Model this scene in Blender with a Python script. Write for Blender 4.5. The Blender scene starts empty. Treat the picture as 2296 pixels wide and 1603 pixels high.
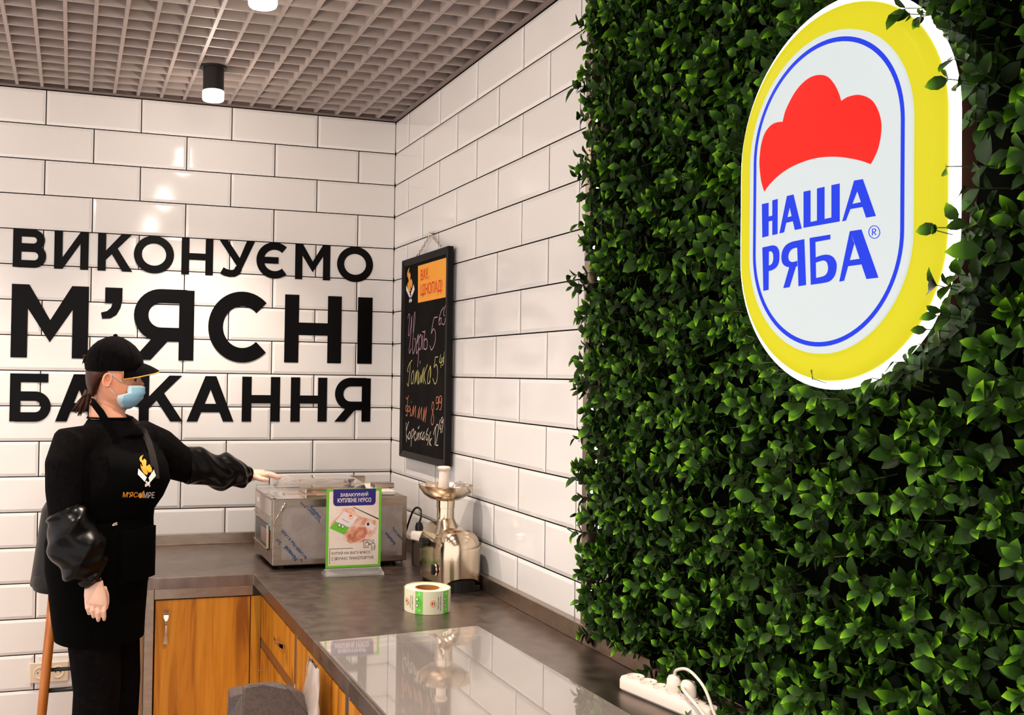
import bpy, bmesh, math, random
import numpy as np
from mathutils import Vector, Matrix
random.seed(7); rng = np.random.RandomState(11)
scene = bpy.context.scene
COL = scene.collection

# ------------------------------------------------------------------ camera
CAM = np.array([-1.4475, -4.4390, 1.6333])
FPX, PX, PY, YAW, PITCH, ROLL = 2220.836, 832.487, 799.079, 0.2937917, 0.0180059, 0.0153656
def _axes():
    f = np.array([math.sin(YAW)*math.cos(PITCH), math.cos(YAW)*math.cos(PITCH), math.sin(PITCH)])
    r = np.cross(f, [0, 0, 1]); r /= np.linalg.norm(r); u = np.cross(r, f)
    c, s = math.cos(ROLL), math.sin(ROLL)
    return c*r + s*u, -s*r + c*u, f
RT, UP, FW = _axes()
cam_d = bpy.data.cameras.new('camera'); cam_o = bpy.data.objects.new('camera', cam_d); COL.objects.link(cam_o)
cam_o.matrix_world = Matrix(((RT[0], UP[0], -FW[0], CAM[0]), (RT[1], UP[1], -FW[1], CAM[1]), (RT[2], UP[2], -FW[2], CAM[2]), (0, 0, 0, 1)))
cam_d.sensor_fit = 'HORIZONTAL'; cam_d.sensor_width = 36.0; cam_d.lens = FPX/2296*36.0
cam_d.shift_x = (1148 - PX)/2296; cam_d.shift_y = (PY - 801.5)/2296; cam_d.clip_start = 0.05
scene.camera = cam_o

# ------------------------------------------------------------------ world + exposure
W_COL, W_STR = (1.0, 0.93, 0.895), 1.22
world = bpy.data.worlds.new('world'); scene.world = world; world.use_nodes = True
bg = world.node_tree.nodes['Background']; bg.inputs[0].default_value = (*W_COL, 1); bg.inputs[1].default_value = W_STR
LAMP_W = 2.6                                  # watts of each ceiling downlight
LAMP_COL = (1.0, 0.84, 0.70)
SPOT_W = 84.0
scene.view_settings.view_transform = 'Standard'; scene.view_settings.look = 'None'
scene.view_settings.exposure = 0.54; scene.view_settings.gamma = 1.0
scene.view_settings.use_curve_mapping = False
scene.cycles.use_denoising = True
scene.cycles.max_bounces = 6; scene.cycles.diffuse_bounces = 3; scene.cycles.glossy_bounces = 4; scene.cycles.transmission_bounces = 4; scene.cycles.transparent_max_bounces = 10
scene.cycles.use_adaptive_sampling = True; scene.cycles.adaptive_threshold = .06; scene.cycles.adaptive_min_samples = 16
scene.cycles.caustics_reflective = False; scene.cycles.caustics_refractive = False

# ------------------------------------------------------------------ helpers
def at(px, py, axis, v):
    """the point of the plane (axis = v) that lies under a pixel of the photograph"""
    d = RT*((px-PX)/FPX) + UP*(-(py-PY)/FPX) + FW
    t = (v - CAM[axis])/d[axis]
    return CAM + t*d
def atp(px, py, p0, n):
    d = RT*((px-PX)/FPX) + UP*(-(py-PY)/FPX) + FW
    t = np.dot(np.asarray(p0)-CAM, n)/np.dot(d, n)
    return CAM + t*d
def lin(c):
    return tuple((x/12.92 if x <= 0.04045 else ((x+0.055)/1.055)**2.4) for x in c)
def rgb(r, g, b): return lin((r/255, g/255, b/255))

class MB:
    def __init__(s): s.v = []; s.f = []; s.m = []
    def add(s, vs, fs, mi=0):
        o = len(s.v); s.v += [tuple(map(float, p)) for p in vs]
        s.f += [tuple(i+o for i in f) for f in fs]; s.m += [mi]*len(fs); return s
    def box(s, x0, x1, y0, y1, z0, z1, mi=0):
        return s.add([(x0,y0,z0),(x1,y0,z0),(x1,y1,z0),(x0,y1,z0),(x0,y0,z1),(x1,y0,z1),(x1,y1,z1),(x0,y1,z1)],
                     [(0,3,2,1),(4,5,6,7),(0,1,5,4),(1,2,6,5),(2,3,7,6),(3,0,4,7)], mi)
    def poly(s, pts, mi=0): return s.add(pts, [tuple(range(len(pts)))], mi)
    def prism(s, pts, d, mi=0):
        """polygon of 3-D points extruded by vector d"""
        n = len(pts); p2 = [tuple(np.add(p, d)) for p in pts]
        return s.add(list(pts)+p2, [tuple(range(n)), tuple(range(2*n-1, n-1, -1))] + [(i, i+n, (i+1) % n + n, (i+1) % n) for i in range(n)], mi)
    def rings(s, rings, cap0=True, cap1=True, mi=0, closed=True):
        n = len(rings[0]); vs = [p for r in rings for p in r]; fs = []
        for i in range(len(rings)-1):
            for j in range(n if closed else n-1):
                k = (j+1) % n
                fs.append((i*n+j, i*n+k, (i+1)*n+k, (i+1)*n+j))
        if cap0: fs.append(tuple(range(n-1, -1, -1)))
        if cap1: fs.append(tuple(range((len(rings)-1)*n, len(rings)*n)))
        return s.add(vs, fs, mi)
    def tube(s, path, rad, n=10, mi=0, cap=True, flat=1.0, ref=None):
        path = [np.array(p, float) for p in path]
        if np.isscalar(rad): rad = [rad]*len(path)
        rs = []; prev = None
        for i, p in enumerate(path):
            t = path[min(i+1, len(path)-1)] - path[max(i-1, 0)]; t = t/(np.linalg.norm(t)+1e-12)
            if prev is None:
                a = np.array(ref, float) if ref is not None else (np.array([0,0,1.0]) if abs(t[2]) < .9 else np.array([1.0,0,0]))
            else: a = prev
            a = a - t*np.dot(a, t); a /= np.linalg.norm(a)+1e-12; prev = a
            b = np.cross(t, a)
            r = rad[i]; ra, rb = (r if not np.isscalar(r) else (r, r*flat))
            rs.append([p + a*ra*math.cos(2*math.pi*k/n) + b*rb*math.sin(2*math.pi*k/n) for k in range(n)])
        return s.rings(rs, cap, cap, mi)
    def lathe(s, prof, c=(0,0,0), n=28, mi=0, cap0=False, cap1=False):
        return s.rings([[(c[0]+r*math.cos(2*math.pi*k/n), c[1]+r*math.sin(2*math.pi*k/n), c[2]+z) for k in range(n)] for r, z in prof], cap0, cap1, mi)
    def mesh(s, name, mats, smooth=False):
        me = bpy.data.meshes.new(name); me.from_pydata(s.v, [], s.f); me.update()
        for m in (mats if isinstance(mats, (list, tuple)) else [mats]): me.materials.append(m)
        if len(me.materials) > 1: me.polygons.foreach_set('material_index', s.m)
        bm = bmesh.new(); bm.from_mesh(me); bmesh.ops.recalc_face_normals(bm, faces=bm.faces); bm.to_mesh(me); bm.free()
        if smooth:
            me.polygons.foreach_set('use_smooth', [True]*len(me.polygons))
            if smooth != True: me.set_sharp_from_angle(angle=math.radians(smooth))
        return me
    def build(s, name, mats, parent=None, smooth=False, bevel=0, seg=2):
        o = bpy.data.objects.new(name, s.mesh(name, mats, smooth)); COL.objects.link(o)
        if parent is not None: o.parent = parent; o.matrix_parent_inverse = parent.matrix_world.inverted() if parent.type != 'EMPTY' else Matrix.Translation(-parent.location)
        if bevel:
            m = o.modifiers.new('bevel', 'BEVEL'); m.width = bevel; m.segments = seg; m.limit_method = 'ANGLE'; m.angle_limit = math.radians(40)
            m.harden_normals = False
        return o
def tag(o, label=None, cat=None, group=None, kind=None):
    if label: o['label'] = label
    if cat: o['category'] = cat
    if group: o['group'] = group
    if kind: o['kind'] = kind
    return o
def thing(name, label, cat, loc, group=None):
    o = bpy.data.objects.new(name, None); COL.objects.link(o); o.location = loc; o.empty_display_size = .1
    return tag(o, label, cat, group)

def mat(name, col, rough=.5, metal=0.0, spec=.5, emit=None, es=0.0, trans=0.0, ior=1.45, alpha=1.0, coat=0.0, sss=0.0):
    m = bpy.data.materials.new(name); m.use_nodes = True
    b = m.node_tree.nodes['Principled BSDF']
    b.inputs['Base Color'].default_value = (*col, 1); b.inputs['Roughness'].default_value = rough
    b.inputs['Metallic'].default_value = metal; b.inputs['Specular IOR Level'].default_value = spec
    b.inputs['Transmission Weight'].default_value = trans; b.inputs['IOR'].default_value = ior
    b.inputs['Alpha'].default_value = alpha; b.inputs['Coat Weight'].default_value = coat
    if emit: b.inputs['Emission Color'].default_value = (*emit, 1); b.inputs['Emission Strength'].default_value = es
    return m
def nodes(m): return m.node_tree.nodes, m.node_tree.links, m.node_tree.nodes['Principled BSDF']
def noise_col(m, c1, c2, scale=(1,1,1), nscale=5, detail=4, lo=.35, hi=.65, coord='Object', rough=None, bump=0, bscale=None):
    n, l, b = nodes(m)
    tc = n.new('ShaderNodeTexCoord'); mp = n.new('ShaderNodeMapping'); mp.inputs['Scale'].default_value = scale
    l.new(tc.outputs[coord], mp.inputs['Vector'])
    tx = n.new('ShaderNodeTexNoise'); tx.inputs['Scale'].default_value = nscale; tx.inputs['Detail'].default_value = detail
    l.new(mp.outputs[0], tx.inputs['Vector'])
    cr = n.new('ShaderNodeValToRGB'); cr.color_ramp.elements[0].position = lo; cr.color_ramp.elements[1].position = hi
    cr.color_ramp.elements[0].color = (*c1, 1); cr.color_ramp.elements[1].color = (*c2, 1)
    l.new(tx.outputs['Fac'], cr.inputs['Fac']); l.new(cr.outputs['Color'], b.inputs['Base Color'])
    if rough:
        mr = n.new('ShaderNodeMapRange'); mr.inputs['To Min'].default_value = rough[0]; mr.inputs['To Max'].default_value = rough[1]
        l.new(tx.outputs['Fac'], mr.inputs['Value']); l.new(mr.outputs[0], b.inputs['Roughness'])
    if bump:
        bp = n.new('ShaderNodeBump'); bp.inputs['Strength'].default_value = bump; bp.inputs['Distance'].default_value = .002
        l.new(tx.outputs['Fac'], bp.inputs['Height']); l.new(bp.outputs[0], b.inputs['Normal'])
    return m

# ------------------------------------------------------------------ materials
M = {}
M['tile'] = noise_col(mat('glazed_white_tile', (.8,.77,.75), .09, spec=.5), (.80,.765,.74), (.83,.80,.775), nscale=2, rough=(.07,.13))
M['grout'] = mat('dark_grout', rgb(16,11,11), .95, spec=.05)
M['steel'] = noise_col(mat('brushed_steel', rgb(150,135,122), .34, 1.0), rgb(166,151,138), rgb(178,163,150), scale=(3,9,9), nscale=6, rough=(.30,.38))
M['worktop'] = noise_col(mat('brushed_steel_worktop', rgb(120,105,95), .36, 1.0), rgb(132,117,109), rgb(152,137,128), scale=(3,3,1), nscale=7, detail=8, rough=(.24,.44))
M['chrome'] = mat('chrome', rgb(215,200,190), .08, 1.0)
M['polished'] = mat('polished_steel', rgb(214,196,172), .17, 1.0)
M['black'] = mat('black_plastic', rgb(12,11,11), .35)
M['ink'] = mat('black_vinyl', rgb(6,5,5), .3, spec=.12)
M['white_plastic'] = mat('white_plastic', rgb(238,226,214), .35)
def wood(name, c1, c2, c3, seed):
    m = mat(name, c1, .45); n, l, b = nodes(m)
    tc = n.new('ShaderNodeTexCoord'); mp = n.new('ShaderNodeMapping'); mp.inputs['Scale'].default_value = (9, 9, .9); mp.inputs['Location'].default_value = (seed, seed*.7, seed*.3)
    l.new(tc.outputs['Object'], mp.inputs['Vector'])
    w = n.new('ShaderNodeTexNoise'); w.inputs['Scale'].default_value = 2.2; w.inputs['Detail'].default_value = 6; w.inputs['Distortion'].default_value = 1.2
    l.new(mp.outputs[0], w.inputs['Vector'])
    cr = n.new('ShaderNodeValToRGB'); e = cr.color_ramp.elements
    e[0].position = .30; e[0].color = (*c3, 1); e[1].position = .70; e[1].color = (*c2, 1); x = e.new(.48); x.color = (*c1, 1)
    l.new(w.outputs['Fac'], cr.inputs['Fac'])
    mp2 = n.new('ShaderNodeMapping'); mp2.inputs['Scale'].default_value = (120, 120, 4); l.new(tc.outputs['Object'], mp2.inputs['Vector'])
    f = n.new('ShaderNodeTexNoise'); f.inputs['Scale'].default_value = 1; f.inputs['Detail'].default_value = 3; l.new(mp2.outputs[0], f.inputs['Vector'])
    # knots
    mp3 = n.new('ShaderNodeMapping'); mp3.inputs['Scale'].default_value = (7, 7, 4.2); mp3.inputs['Location'].default_value = (seed*1.3, 0, seed); l.new(tc.outputs['Object'], mp3.inputs['Vector'])
    vo = n.new('ShaderNodeTexVoronoi'); vo.inputs['Scale'].default_value = 1.0; l.new(mp3.outputs[0], vo.inputs['Vector'])
    kr = n.new('ShaderNodeValToRGB'); kr.color_ramp.elements[0].position = .08; kr.color_ramp.elements[0].color = (.16,.12,.08,1); kr.color_ramp.elements[1].position = .22; kr.color_ramp.elements[1].color = (1,1,1,1)
    l.new(vo.outputs['Distance'], kr.inputs['Fac'])
    mx = n.new('ShaderNodeMixRGB'); mx.blend_type = 'MULTIPLY'; mx.inputs[0].default_value = .3
    l.new(cr.outputs[0], mx.inputs[1]); l.new(f.outputs['Fac'], mx.inputs[2])
    mx2 = n.new('ShaderNodeMixRGB'); mx2.blend_type = 'MULTIPLY'; mx2.inputs[0].default_value = .8
    l.new(mx.outputs[0], mx2.inputs[1]); l.new(kr.outputs[0], mx2.inputs[2])
    l.new(mx2.outputs[0], b.inputs['Base Color'])
    return m
M['wood'] = wood('oak_veneer', rgb(206,130,30), rgb(222,150,44), rgb(150,84,16), 1.7)
M['wood2'] = wood('oak_leg', rgb(190,110,40), rgb(205,128,52), rgb(140,76,24), 5.1)
M['grid'] = mat('painted_slat', rgb(164,150,144), .5)
M['void'] = mat('dark_plenum', rgb(10,9,9), .95)
M['floor'] = noise_col(mat('floor_tile', rgb(150,135,122), .3), rgb(140,125,114), rgb(165,150,138), nscale=3)
M['cloth'] = noise_col(mat('black_cloth', rgb(6,5,6), .9, spec=.06), rgb(5,4,5), rgb(11,9,9), nscale=60, bump=.2)
M['cloth2'] = mat('black_apron_cloth', rgb(4,4,4), .9, spec=.04)
M['strap'] = mat('apron_strap_lit', rgb(30,25,24), .7, spec=.2)  # far strap only: the light on it is put into a paler colour
M['pvc'] = mat('shiny_black_sleeve', rgb(4,3,3), .27, spec=.20)
M['skin'] = noise_col(mat('skin', rgb(226,160,128), .5), rgb(222,152,120), rgb(232,170,138), nscale=9)
nodes(M['skin'])[2].inputs['Subsurface Weight'].default_value = .0; nodes(M['skin'])[2].inputs['Subsurface Radius'].default_value = (.01,.004,.002); nodes(M['skin'])[2].inputs['Subsurface Scale'].default_value = .3
M['glove'] = mat('thin_clear_glove', rgb(232,190,168), .32, spec=.6)
M['hair'] = noise_col(mat('brown_hair', rgb(52,26,14), .5, spec=.2), rgb(26,11,6), rgb(66,30,14), scale=(1,1,12), nscale=40)
M['maskw'] = mat('mask_white', rgb(190,212,220), .8, spec=.2)
M['maskb'] = mat('mask_blue', rgb(140,188,212), .8, spec=.2)
M['gold'] = mat('gold_print', rgb(235,160,50), .5)
M['white_print'] = mat('white_print', rgb(235,222,220), .6)
M['acrylic'] = mat('clear_acrylic', (1,1,1), .02, trans=1.0, ior=1.49)
def clear(name, tint=(.97,.97,.97), haze=0.0, haze_col=(.9,.88,.86), rough=.02, ior=1.5, boost=1.0):
    m = bpy.data.materials.new(name); m.use_nodes = True; n, l = m.node_tree.nodes, m.node_tree.links
    n.remove(n['Principled BSDF']); out = n['Material Output']
    tr = n.new('ShaderNodeBsdfTransparent'); tr.inputs[0].default_value = (*tint, 1)
    gl = n.new('ShaderNodeBsdfGlossy'); gl.inputs['Roughness'].default_value = rough; gl.inputs[0].default_value = (1,1,1,1)
    fr = n.new('ShaderNodeFresnel'); fr.inputs[0].default_value = ior
    mu = n.new('ShaderNodeMath'); mu.operation = 'MULTIPLY'; mu.use_clamp = True; mu.inputs[1].default_value = boost; l.new(fr.outputs[0], mu.inputs[0])
    df = n.new('ShaderNodeBsdfDiffuse'); df.inputs[0].default_value = (*haze_col, 1)
    m1 = n.new('ShaderNodeMixShader'); m1.inputs[0].default_value = haze; l.new(tr.outputs[0], m1.inputs[1]); l.new(df.outputs[0], m1.inputs[2])
    m2 = n.new('ShaderNodeMixShader'); l.new(mu.outputs[0], m2.inputs[0]); l.new(m1.outputs[0], m2.inputs[1]); l.new(gl.outputs[0], m2.inputs[2])
    l.new(m2.outputs[0], out.inputs['Surface'])
    return m
M['clear'] = clear('clear_acrylic_sheet', haze=.05)
M['plate'] = clear('clear_acrylic_plate', (.93,.93,.92), haze=.40, haze_col=(.62,.55,.51), rough=.035, boost=1.9)  # pale haze also paints in some of the white tile reflection
M['bag'] = clear('thin_plastic_film', haze=.42, haze_col=(.85,.72,.64), rough=.15, ior=1.45)

# ------------------------------------------------------------------ the room
ZT, HR, WT = 2.827, 0.15, 0.398          # tile top, row pitch, tile pitch
JO = 0.0022                               # half a joint
XL = -2.95                                # the tiled wall goes on to the left of the frame
def tile_mesh(w, h, b0, b1, name):
    """bevelled wall tile in the (u, v) plane, face at n = 0, edge at n = -.006; b0/b1: bevelled left / right end"""
    bw = .012; u0, u1, v0, v1 = JO, w-JO, JO, h-JO
    a0 = bw if b0 else 0; a1 = bw if b1 else 0
    outer = [(u0,v0),(u1,v0),(u1,v1),(u0,v1)]; inner = [(u0+a0,v0+bw),(u1-a1,v0+bw),(u1-a1,v1-bw),(u0+a0,v1-bw)]
    mb = MB()
    vs = [(u,v,-.012) for u,v in outer]+[(u,v,-.0032) for i,(u,v) in enumerate(outer)]+[(u,v,0) for u,v in inner]
    fs = [(8,9,10,11)]+[(4+i,4+(i+1)%4,8+(i+1)%4,8+i) for i in range(4)]+[(i,(i+1)%4,4+(i+1)%4,4+i) for i in range(4)]
    mb.add(vs, fs)
    return mb
_tcache = {}
def place_tiles(wall, rot, spans_of_row, rows):
    for r in range(rows):
        z1 = ZT - r*HR; z0 = max(z1-HR, 0.0)
        if z1 - z0 < .03: continue
        for (s0, s1, b0, b1) in spans_of_row(r):
            if s1 - s0 < .012: continue
            key = (round(s1-s0, 4), round(z1-z0, 4), b0, b1)
            if key not in _tcache: _tcache[key] = tile_mesh(s1-s0, z1-z0, b0, b1, 'tile').mesh('tile', M['tile'])
            o = bpy.data.objects.new('tile', _tcache[key]); COL.objects.link(o); o.parent = wall
            tilt = Matrix.Rotation(random.uniform(-.0016,.0016), 4, 'X') @ Matrix.Rotation(random.uniform(-.0010,.0010), 4, 'Y')
            o.matrix_local = rot(s0, z0) @ tilt
# back wall (y = 0, faces -y): u runs along +x
wb = MB().box(XL-.02, .10, .0042, .12, 0, 3.02).build('wall_back', M['grout']); tag(wb, kind='structure')
def rot_back(s0, z0): return Matrix(((1,0,0,s0),(0,0,-1,0),(0,1,0,z0),(0,0,0,1)))
def spans_back(r):
    first = .3782 if r % 2 == 0 else .3782 - WT/2
    js = [0.0, -first]
    while js[-1] - WT > XL: js.append(js[-1]-WT)
    js.append(XL)
    return [(js[i+1], js[i], True, i > 0 or first > .39) for i in range(len(js)-1)]
place_tiles(wb, rot_back, spans_back, 19)
# right wall (x = 0, faces -x): u runs along -y
YE = -1.872
wr = MB().box(.0042, .12, -4.6, .12, 0, 3.02).build('wall_right', M['grout']); tag(wr, kind='structure')
def rot_right(s0, z0): return Matrix(((0,0,-1,0),(-1,0,0,-s0),(0,1,0,z0),(0,0,0,1)))
def spans_right(r):
    first = .1864 if r % 2 == 0 else .1864 + WT/2
    js = [0.0, first]
    while js[-1] + WT < -YE: js.append(js[-1]+WT)
    js.append(-YE)
    n = len(js)-1
    return [(js[i], js[i+1], i > 0, i < n-1) for i in range(n)]
place_tiles(wr, rot_right, spans_right, 19)
fl = MB().box(XL-.6, .12, -7.0, .12, -.08, 0).build('floor', M['floor']); tag(fl, kind='structure')
# corner profile at the end of the tiles and the ceiling edge profiles
t1 = MB().box(-.030, .009, -1.902, -1.8725, .925, ZT+.02).build('trim_1', M['steel'], bevel=.0015); tag(t1, kind='structure')
M['trim'] = mat('ceiling_edge_profile', rgb(120,104,98), .5)
e1 = MB().box(XL, 0, -.022, .0, ZT+.002, ZT+.006).box(XL, 0, -.003, 0, ZT+.006, ZT+.045).build('trim_2', M['trim']); tag(e1, kind='structure')
e2 = MB().box(-.022, 0, -4.6, -.022, ZT+.002, ZT+.006).box(-.003, 0, -4.6, -.003, ZT+.006, ZT+.045).build('trim_3', M['trim']); tag(e2, kind='structure')
# open-cell ceiling: slab above, one object for each slat
ce = MB().box(XL-.6, .12, -7.0, .12, 3.25, 3.33).build('ceiling', M['void']); tag(ce, kind='structure')
GX = -.011                                # where the lines of the grid start
sm = MB().box(-.0065, .0065, -5.6, -.004, ZT+.006, ZT+.052).mesh('slat', M['grid'])
x = -.098
k = 0
while x > XL+.05:
    o = bpy.data.objects.new('slat', sm); COL.objects.link(o); o.parent = ce; o.location = (x, 0, 0); x -= .0995
cm = MB().box(XL, -.004, -.0045, .0045, ZT+.0065, ZT+.050).mesh('cross_slat', M['grid'])
y = -.085
while y > -5.5:
    o = bpy.data.objects.new('cross_slat', cm); COL.objects.link(o); o.parent = ce; o.location = (0, y, 0); y -= .0995

# ------------------------------------------------------------------ ceiling downlights
M['lamp_black'] = mat('lamp_black', rgb(22,19,19), .45)
M['lamp_glow'] = mat('lamp_frosted_ring', (.9,.9,.9), .4, emit=(1.0,.97,.92), es=9.0)
M['lamp_in'] = mat('lamp_reflector', (.9,.88,.85), .25, emit=(1.0,.93,.85), es=5.0)
def downlight(x, y, label):
    t = thing('ceiling_downlight', label, 'lamp', (x, y, 2.70), 'black cylinder downlights')
    c = (x, y, 0)
    MB().lathe([(.0,2.829),(.041,2.829),(.041,2.737),(.038,2.737)], c, 32).build('housing', M['lamp_black'], t, smooth=40)
    MB().lathe([(.0,2.8325),(.052,2.8325),(.052,2.824),(.0415,2.824)], c, 32).build('collar', M['lamp_black'], t, smooth=40)
    MB().lathe([(.038,2.737),(.0415,2.7355),(.0425,2.731),(.0425,2.706),(.040,2.700),(.030,2.700)], c, 32).build('diffuser_ring', M['lamp_glow'], t, smooth=40)
    MB().lathe([(.030,2.700),(.022,2.712),(.010,2.716),(0.0005,2.716)], c, 32).build('reflector', M['lamp_in'], t, smooth=40)
    ld = bpy.data.lights.new('downlight_beam', 'POINT'); ld.energy = LAMP_W; ld.color = LAMP_COL; ld.shadow_soft_size = .040
    lo = bpy.data.objects.new('downlight_beam', ld); COL.objects.link(lo); lo.parent = t; lo.location = (0, 0, -.047)
    sd_ = bpy.data.lights.new('downlight_cone', 'SPOT'); sd_.energy = SPOT_W; sd_.color = LAMP_COL; sd_.spot_size = math.radians(105); sd_.spot_blend = .9; sd_.shadow_soft_size = .035
    so_ = bpy.data.objects.new('downlight_cone', sd_); COL.objects.link(so_); so_.parent = t; so_.location = (0, 0, -.006)
    return t
downlight(-.935, -.545, 'black cylinder downlight whose whole body shows, above the big lettering')
downlight(-.935, -1.600, 'downlight cut off by the top edge of the photo, only its glowing ring in view')
ORD = ('third','fourth','nearest to the back wall','second','third','fourth')
for i, (x, y) in enumerate(((-.935,-2.66),(-.935,-3.72),(-2.20,-.545),(-2.20,-1.60),(-2.20,-2.66),(-2.20,-3.72))):  # the far left row is added, unseen, to light the room
    downlight(x, y, '%s black cylinder downlight of the row over the lettering, out of view overhead' % ORD[i] if x > -1 else '%s black cylinder downlight of an added far left row, out of view, there for its light' % ORD[i])

# ------------------------------------------------------------------ worktop
ZC = .870
wt = thing('worktop', 'L-shaped brushed steel worktop running along both walls', 'worktop', (-.4, -.4, ZC))
# slab with downturned edge, one L
def Lprism(mb, x0, x1, yb, xr, yf, z0, z1):
    mb.prism([(x0,yb,z0),(x1,yb,z0),(x1,YF,z0),(xr,YF,z0),(xr,yf,z0),(x0,yf,z0)], (0,0,z1-z0))
YF = -2.62
mb = MB(); Lprism(mb, -1.185, -.001, -.001, -.770, -.710, ZC-.042, ZC)
mb.build('slab', M['worktop'], wt, bevel=.0018)
MB().box(-1.185, -.030, -.021, -.001, ZC+.0002, ZC+.048).build('upstand', M['steel'], wt, bevel=.002)
MB().box(-.030, -.001, YF, -.001, ZC+.0002, ZC+.052).build('upstand', M['steel'], wt, bevel=.002)
MB().box(-.768, -.031, -.7125, -.7095, ZC+.0001, ZC+.0007).build('seam', M['steel'], wt)

# ------------------------------------------------------------------ cabinets under it
def fork(name, parent, c, du, dn, L=.135):
    """handle shaped like a table fork: c = centre, du = direction of the prongs, dn = out of the door"""
    du = np.array(du, float); dn = np.array(dn, float); ds = np.cross(du, dn); c = np.array(c, float)
    P = lambda s, a, n: c + ds*s + du*a + dn*n
    mb = MB()
    prof = [(-L/2,.0075,.006),(-L*.32,.0062,.012),(-L*.08,.0032,.020),(L*.08,.003,.021),(L*.18,.0045,.020),(L*.24,.0088,.018),(L*.32,.0092,.016)]
    mb.rings([[P(-w,a,n),P(w,a,n),P(w,a,n+.0025),P(-w,a,n+.0025)] for a,w,n in prof])
    for s in (-.0072,-.0024,.0024,.0072):
        mb.tube([P(s,L*.31,.0172),P(s,L*.42,.0165),P(s*.95,L*.5,.018)], [.0017,.0015,.0008], 6)
    for a, n in ((-L*.36,.011),(L*.24,.018)): mb.tube([P(0,a,-.001),P(0,a,n)], .003, 8)
    return mb.build(name, M['chrome'], parent, smooth=40)
YD = -.685
ca = thing('base_cabinet', 'orange oak cabinet with steel post and fork-shaped handle, under the worktop by the woman', 'cabinet', (-.95, -.35, 0))
MB().box(-1.172,-1.137,YD-.003,YD+.035,.0,ZC-.0425).build('post', M['steel'], ca, bevel=.002)
MB().box(-1.172,-1.137,-.06,-.025,.0,ZC-.0425).build('post', M['steel'], ca, bevel=.002)
MB().box(-1.136,-.768,YD,YD+.03,.786,ZC-.0425).build('rail', M['steel'], ca, bevel=.001)
MB().box(-1.166,-1.150,-.64,-.07,.10,ZC-.0425).build('side_panel', M['wood'], ca)
MB().box(-1.136,-.768,YD+.035,-.03,.10,.12).box(-1.136,-.768,-.05,-.03,.12,.78).build('carcass', M['wood'], ca)
d = MB().box(-1.132,-.7785,YD,YD+.018,.11,.782).build('door', M['wood'], ca, bevel=.001)
fork('fork_handle', d, (-1.094, YD, .689), (0,0,1), (0,-1,0))
MB().box(-.7745,-.7365,YD-.001,YD+.018,.06,.783).build('filler_panel', M['wood'], ca, bevel=.001)
XD = -.745
def unit(y0, y1, label, drawer, hang=False):
    t = thing('base_cabinet', label, 'cabinet', (-.4, (y0+y1)/2, 0), 'oak cabinets under the right worktop')
    MB().box(XD, XD+.03, y1, y1+.030, .0, ZC-.0425).build('post', M['steel'], t, bevel=.0015)
    MB().box(XD+.002, XD+.028, y1+.0305, y0-.001, .795, ZC-.0425).build('rail', M['steel'], t, bevel=.001)
    MB().box(XD+.03, -.03, y1+.0305, y0-.001, .10, .12).box(-.05, -.03, y1+.0305, y0-.001, .12, .78).build('carcass', M['wood'], t)
    if drawer:
        MB().box(XD+.002, XD+.028, y1+.0305, y0-.001, .603, .636).build('rail', M['steel'], t, bevel=.001)
        d = MB().box(XD-.001, XD+.018, y1+.034, y0-.004, .640, .793).build('drawer', M['wood'], t, bevel=.001)
        fork('fork_handle', d, (XD-.001, (y0+y1)/2-.08, .72), (0,1,0), (-1,0,0), .12)
        d = MB().box(XD-.001, XD+.018, y1+.034, y0-.004, .11, .600).build('door', M['wood'], t, bevel=.001)
        fork('fork_handle', d, (XD-.001, y0-.06, .50), (0,0,1), (-1,0,0))
    else:
        d = MB().box(XD-.001, XD+.018, y1+.034, y0-.004, .11, .793).build('door', M['wood'], t, bevel=.001)
        fork('fork_handle', d, (XD-.001, y0-.06, .60), (0,0,1), (-1,0,0))
    return t
unit(-.735, -1.352, 'oak cabinet with a drawer over a door, next to the inner corner of the worktop', True)
unit(-1.352, -1.965, 'oak cabinet door behind the hanging plastic bag', False)
unit(-1.965, -2.58, 'oak cabinet at the bottom edge of the photo, nearest the camera', False)
# ------------------------------------------------------------------ the big black wall lettering
def stroke2(pts, t):
    """quads of a polyline of width t in 2-D with mitred joints"""
    pts = [np.array(p, float) for p in pts]; L = []; R = []
    for i, p in enumerate(pts):
        a = pts[i]-pts[i-1] if i > 0 else pts[1]-pts[0]; b = pts[i+1]-pts[i] if i < len(pts)-1 else a
        a = a/np.linalg.norm(a); b = b/np.linalg.norm(b); n1 = np.array([-a[1],a[0]]); n2 = np.array([-b[1],b[0]])
        m = n1+n2; m = m/np.linalg.norm(m); k = t/2/max(np.dot(m, n1), .4)
        L.append(p+m*k); R.append(p-m*k)
    return [[R[i],R[i+1],L[i+1],L[i]] for i in range(len(pts)-1)]
def arc(cx, cy, rx, ry, a0, a1, n=16):
    return [(cx+rx*math.cos(math.radians(a0+(a1-a0)*i/n)), cy+ry*math.sin(math.radians(a0+(a1-a0)*i/n))) for i in range(n+1)]
def rect(x0, x1, y0, y1): return [(x0,y0),(x1,y0),(x1,y1),(x0,y1)]
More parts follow.
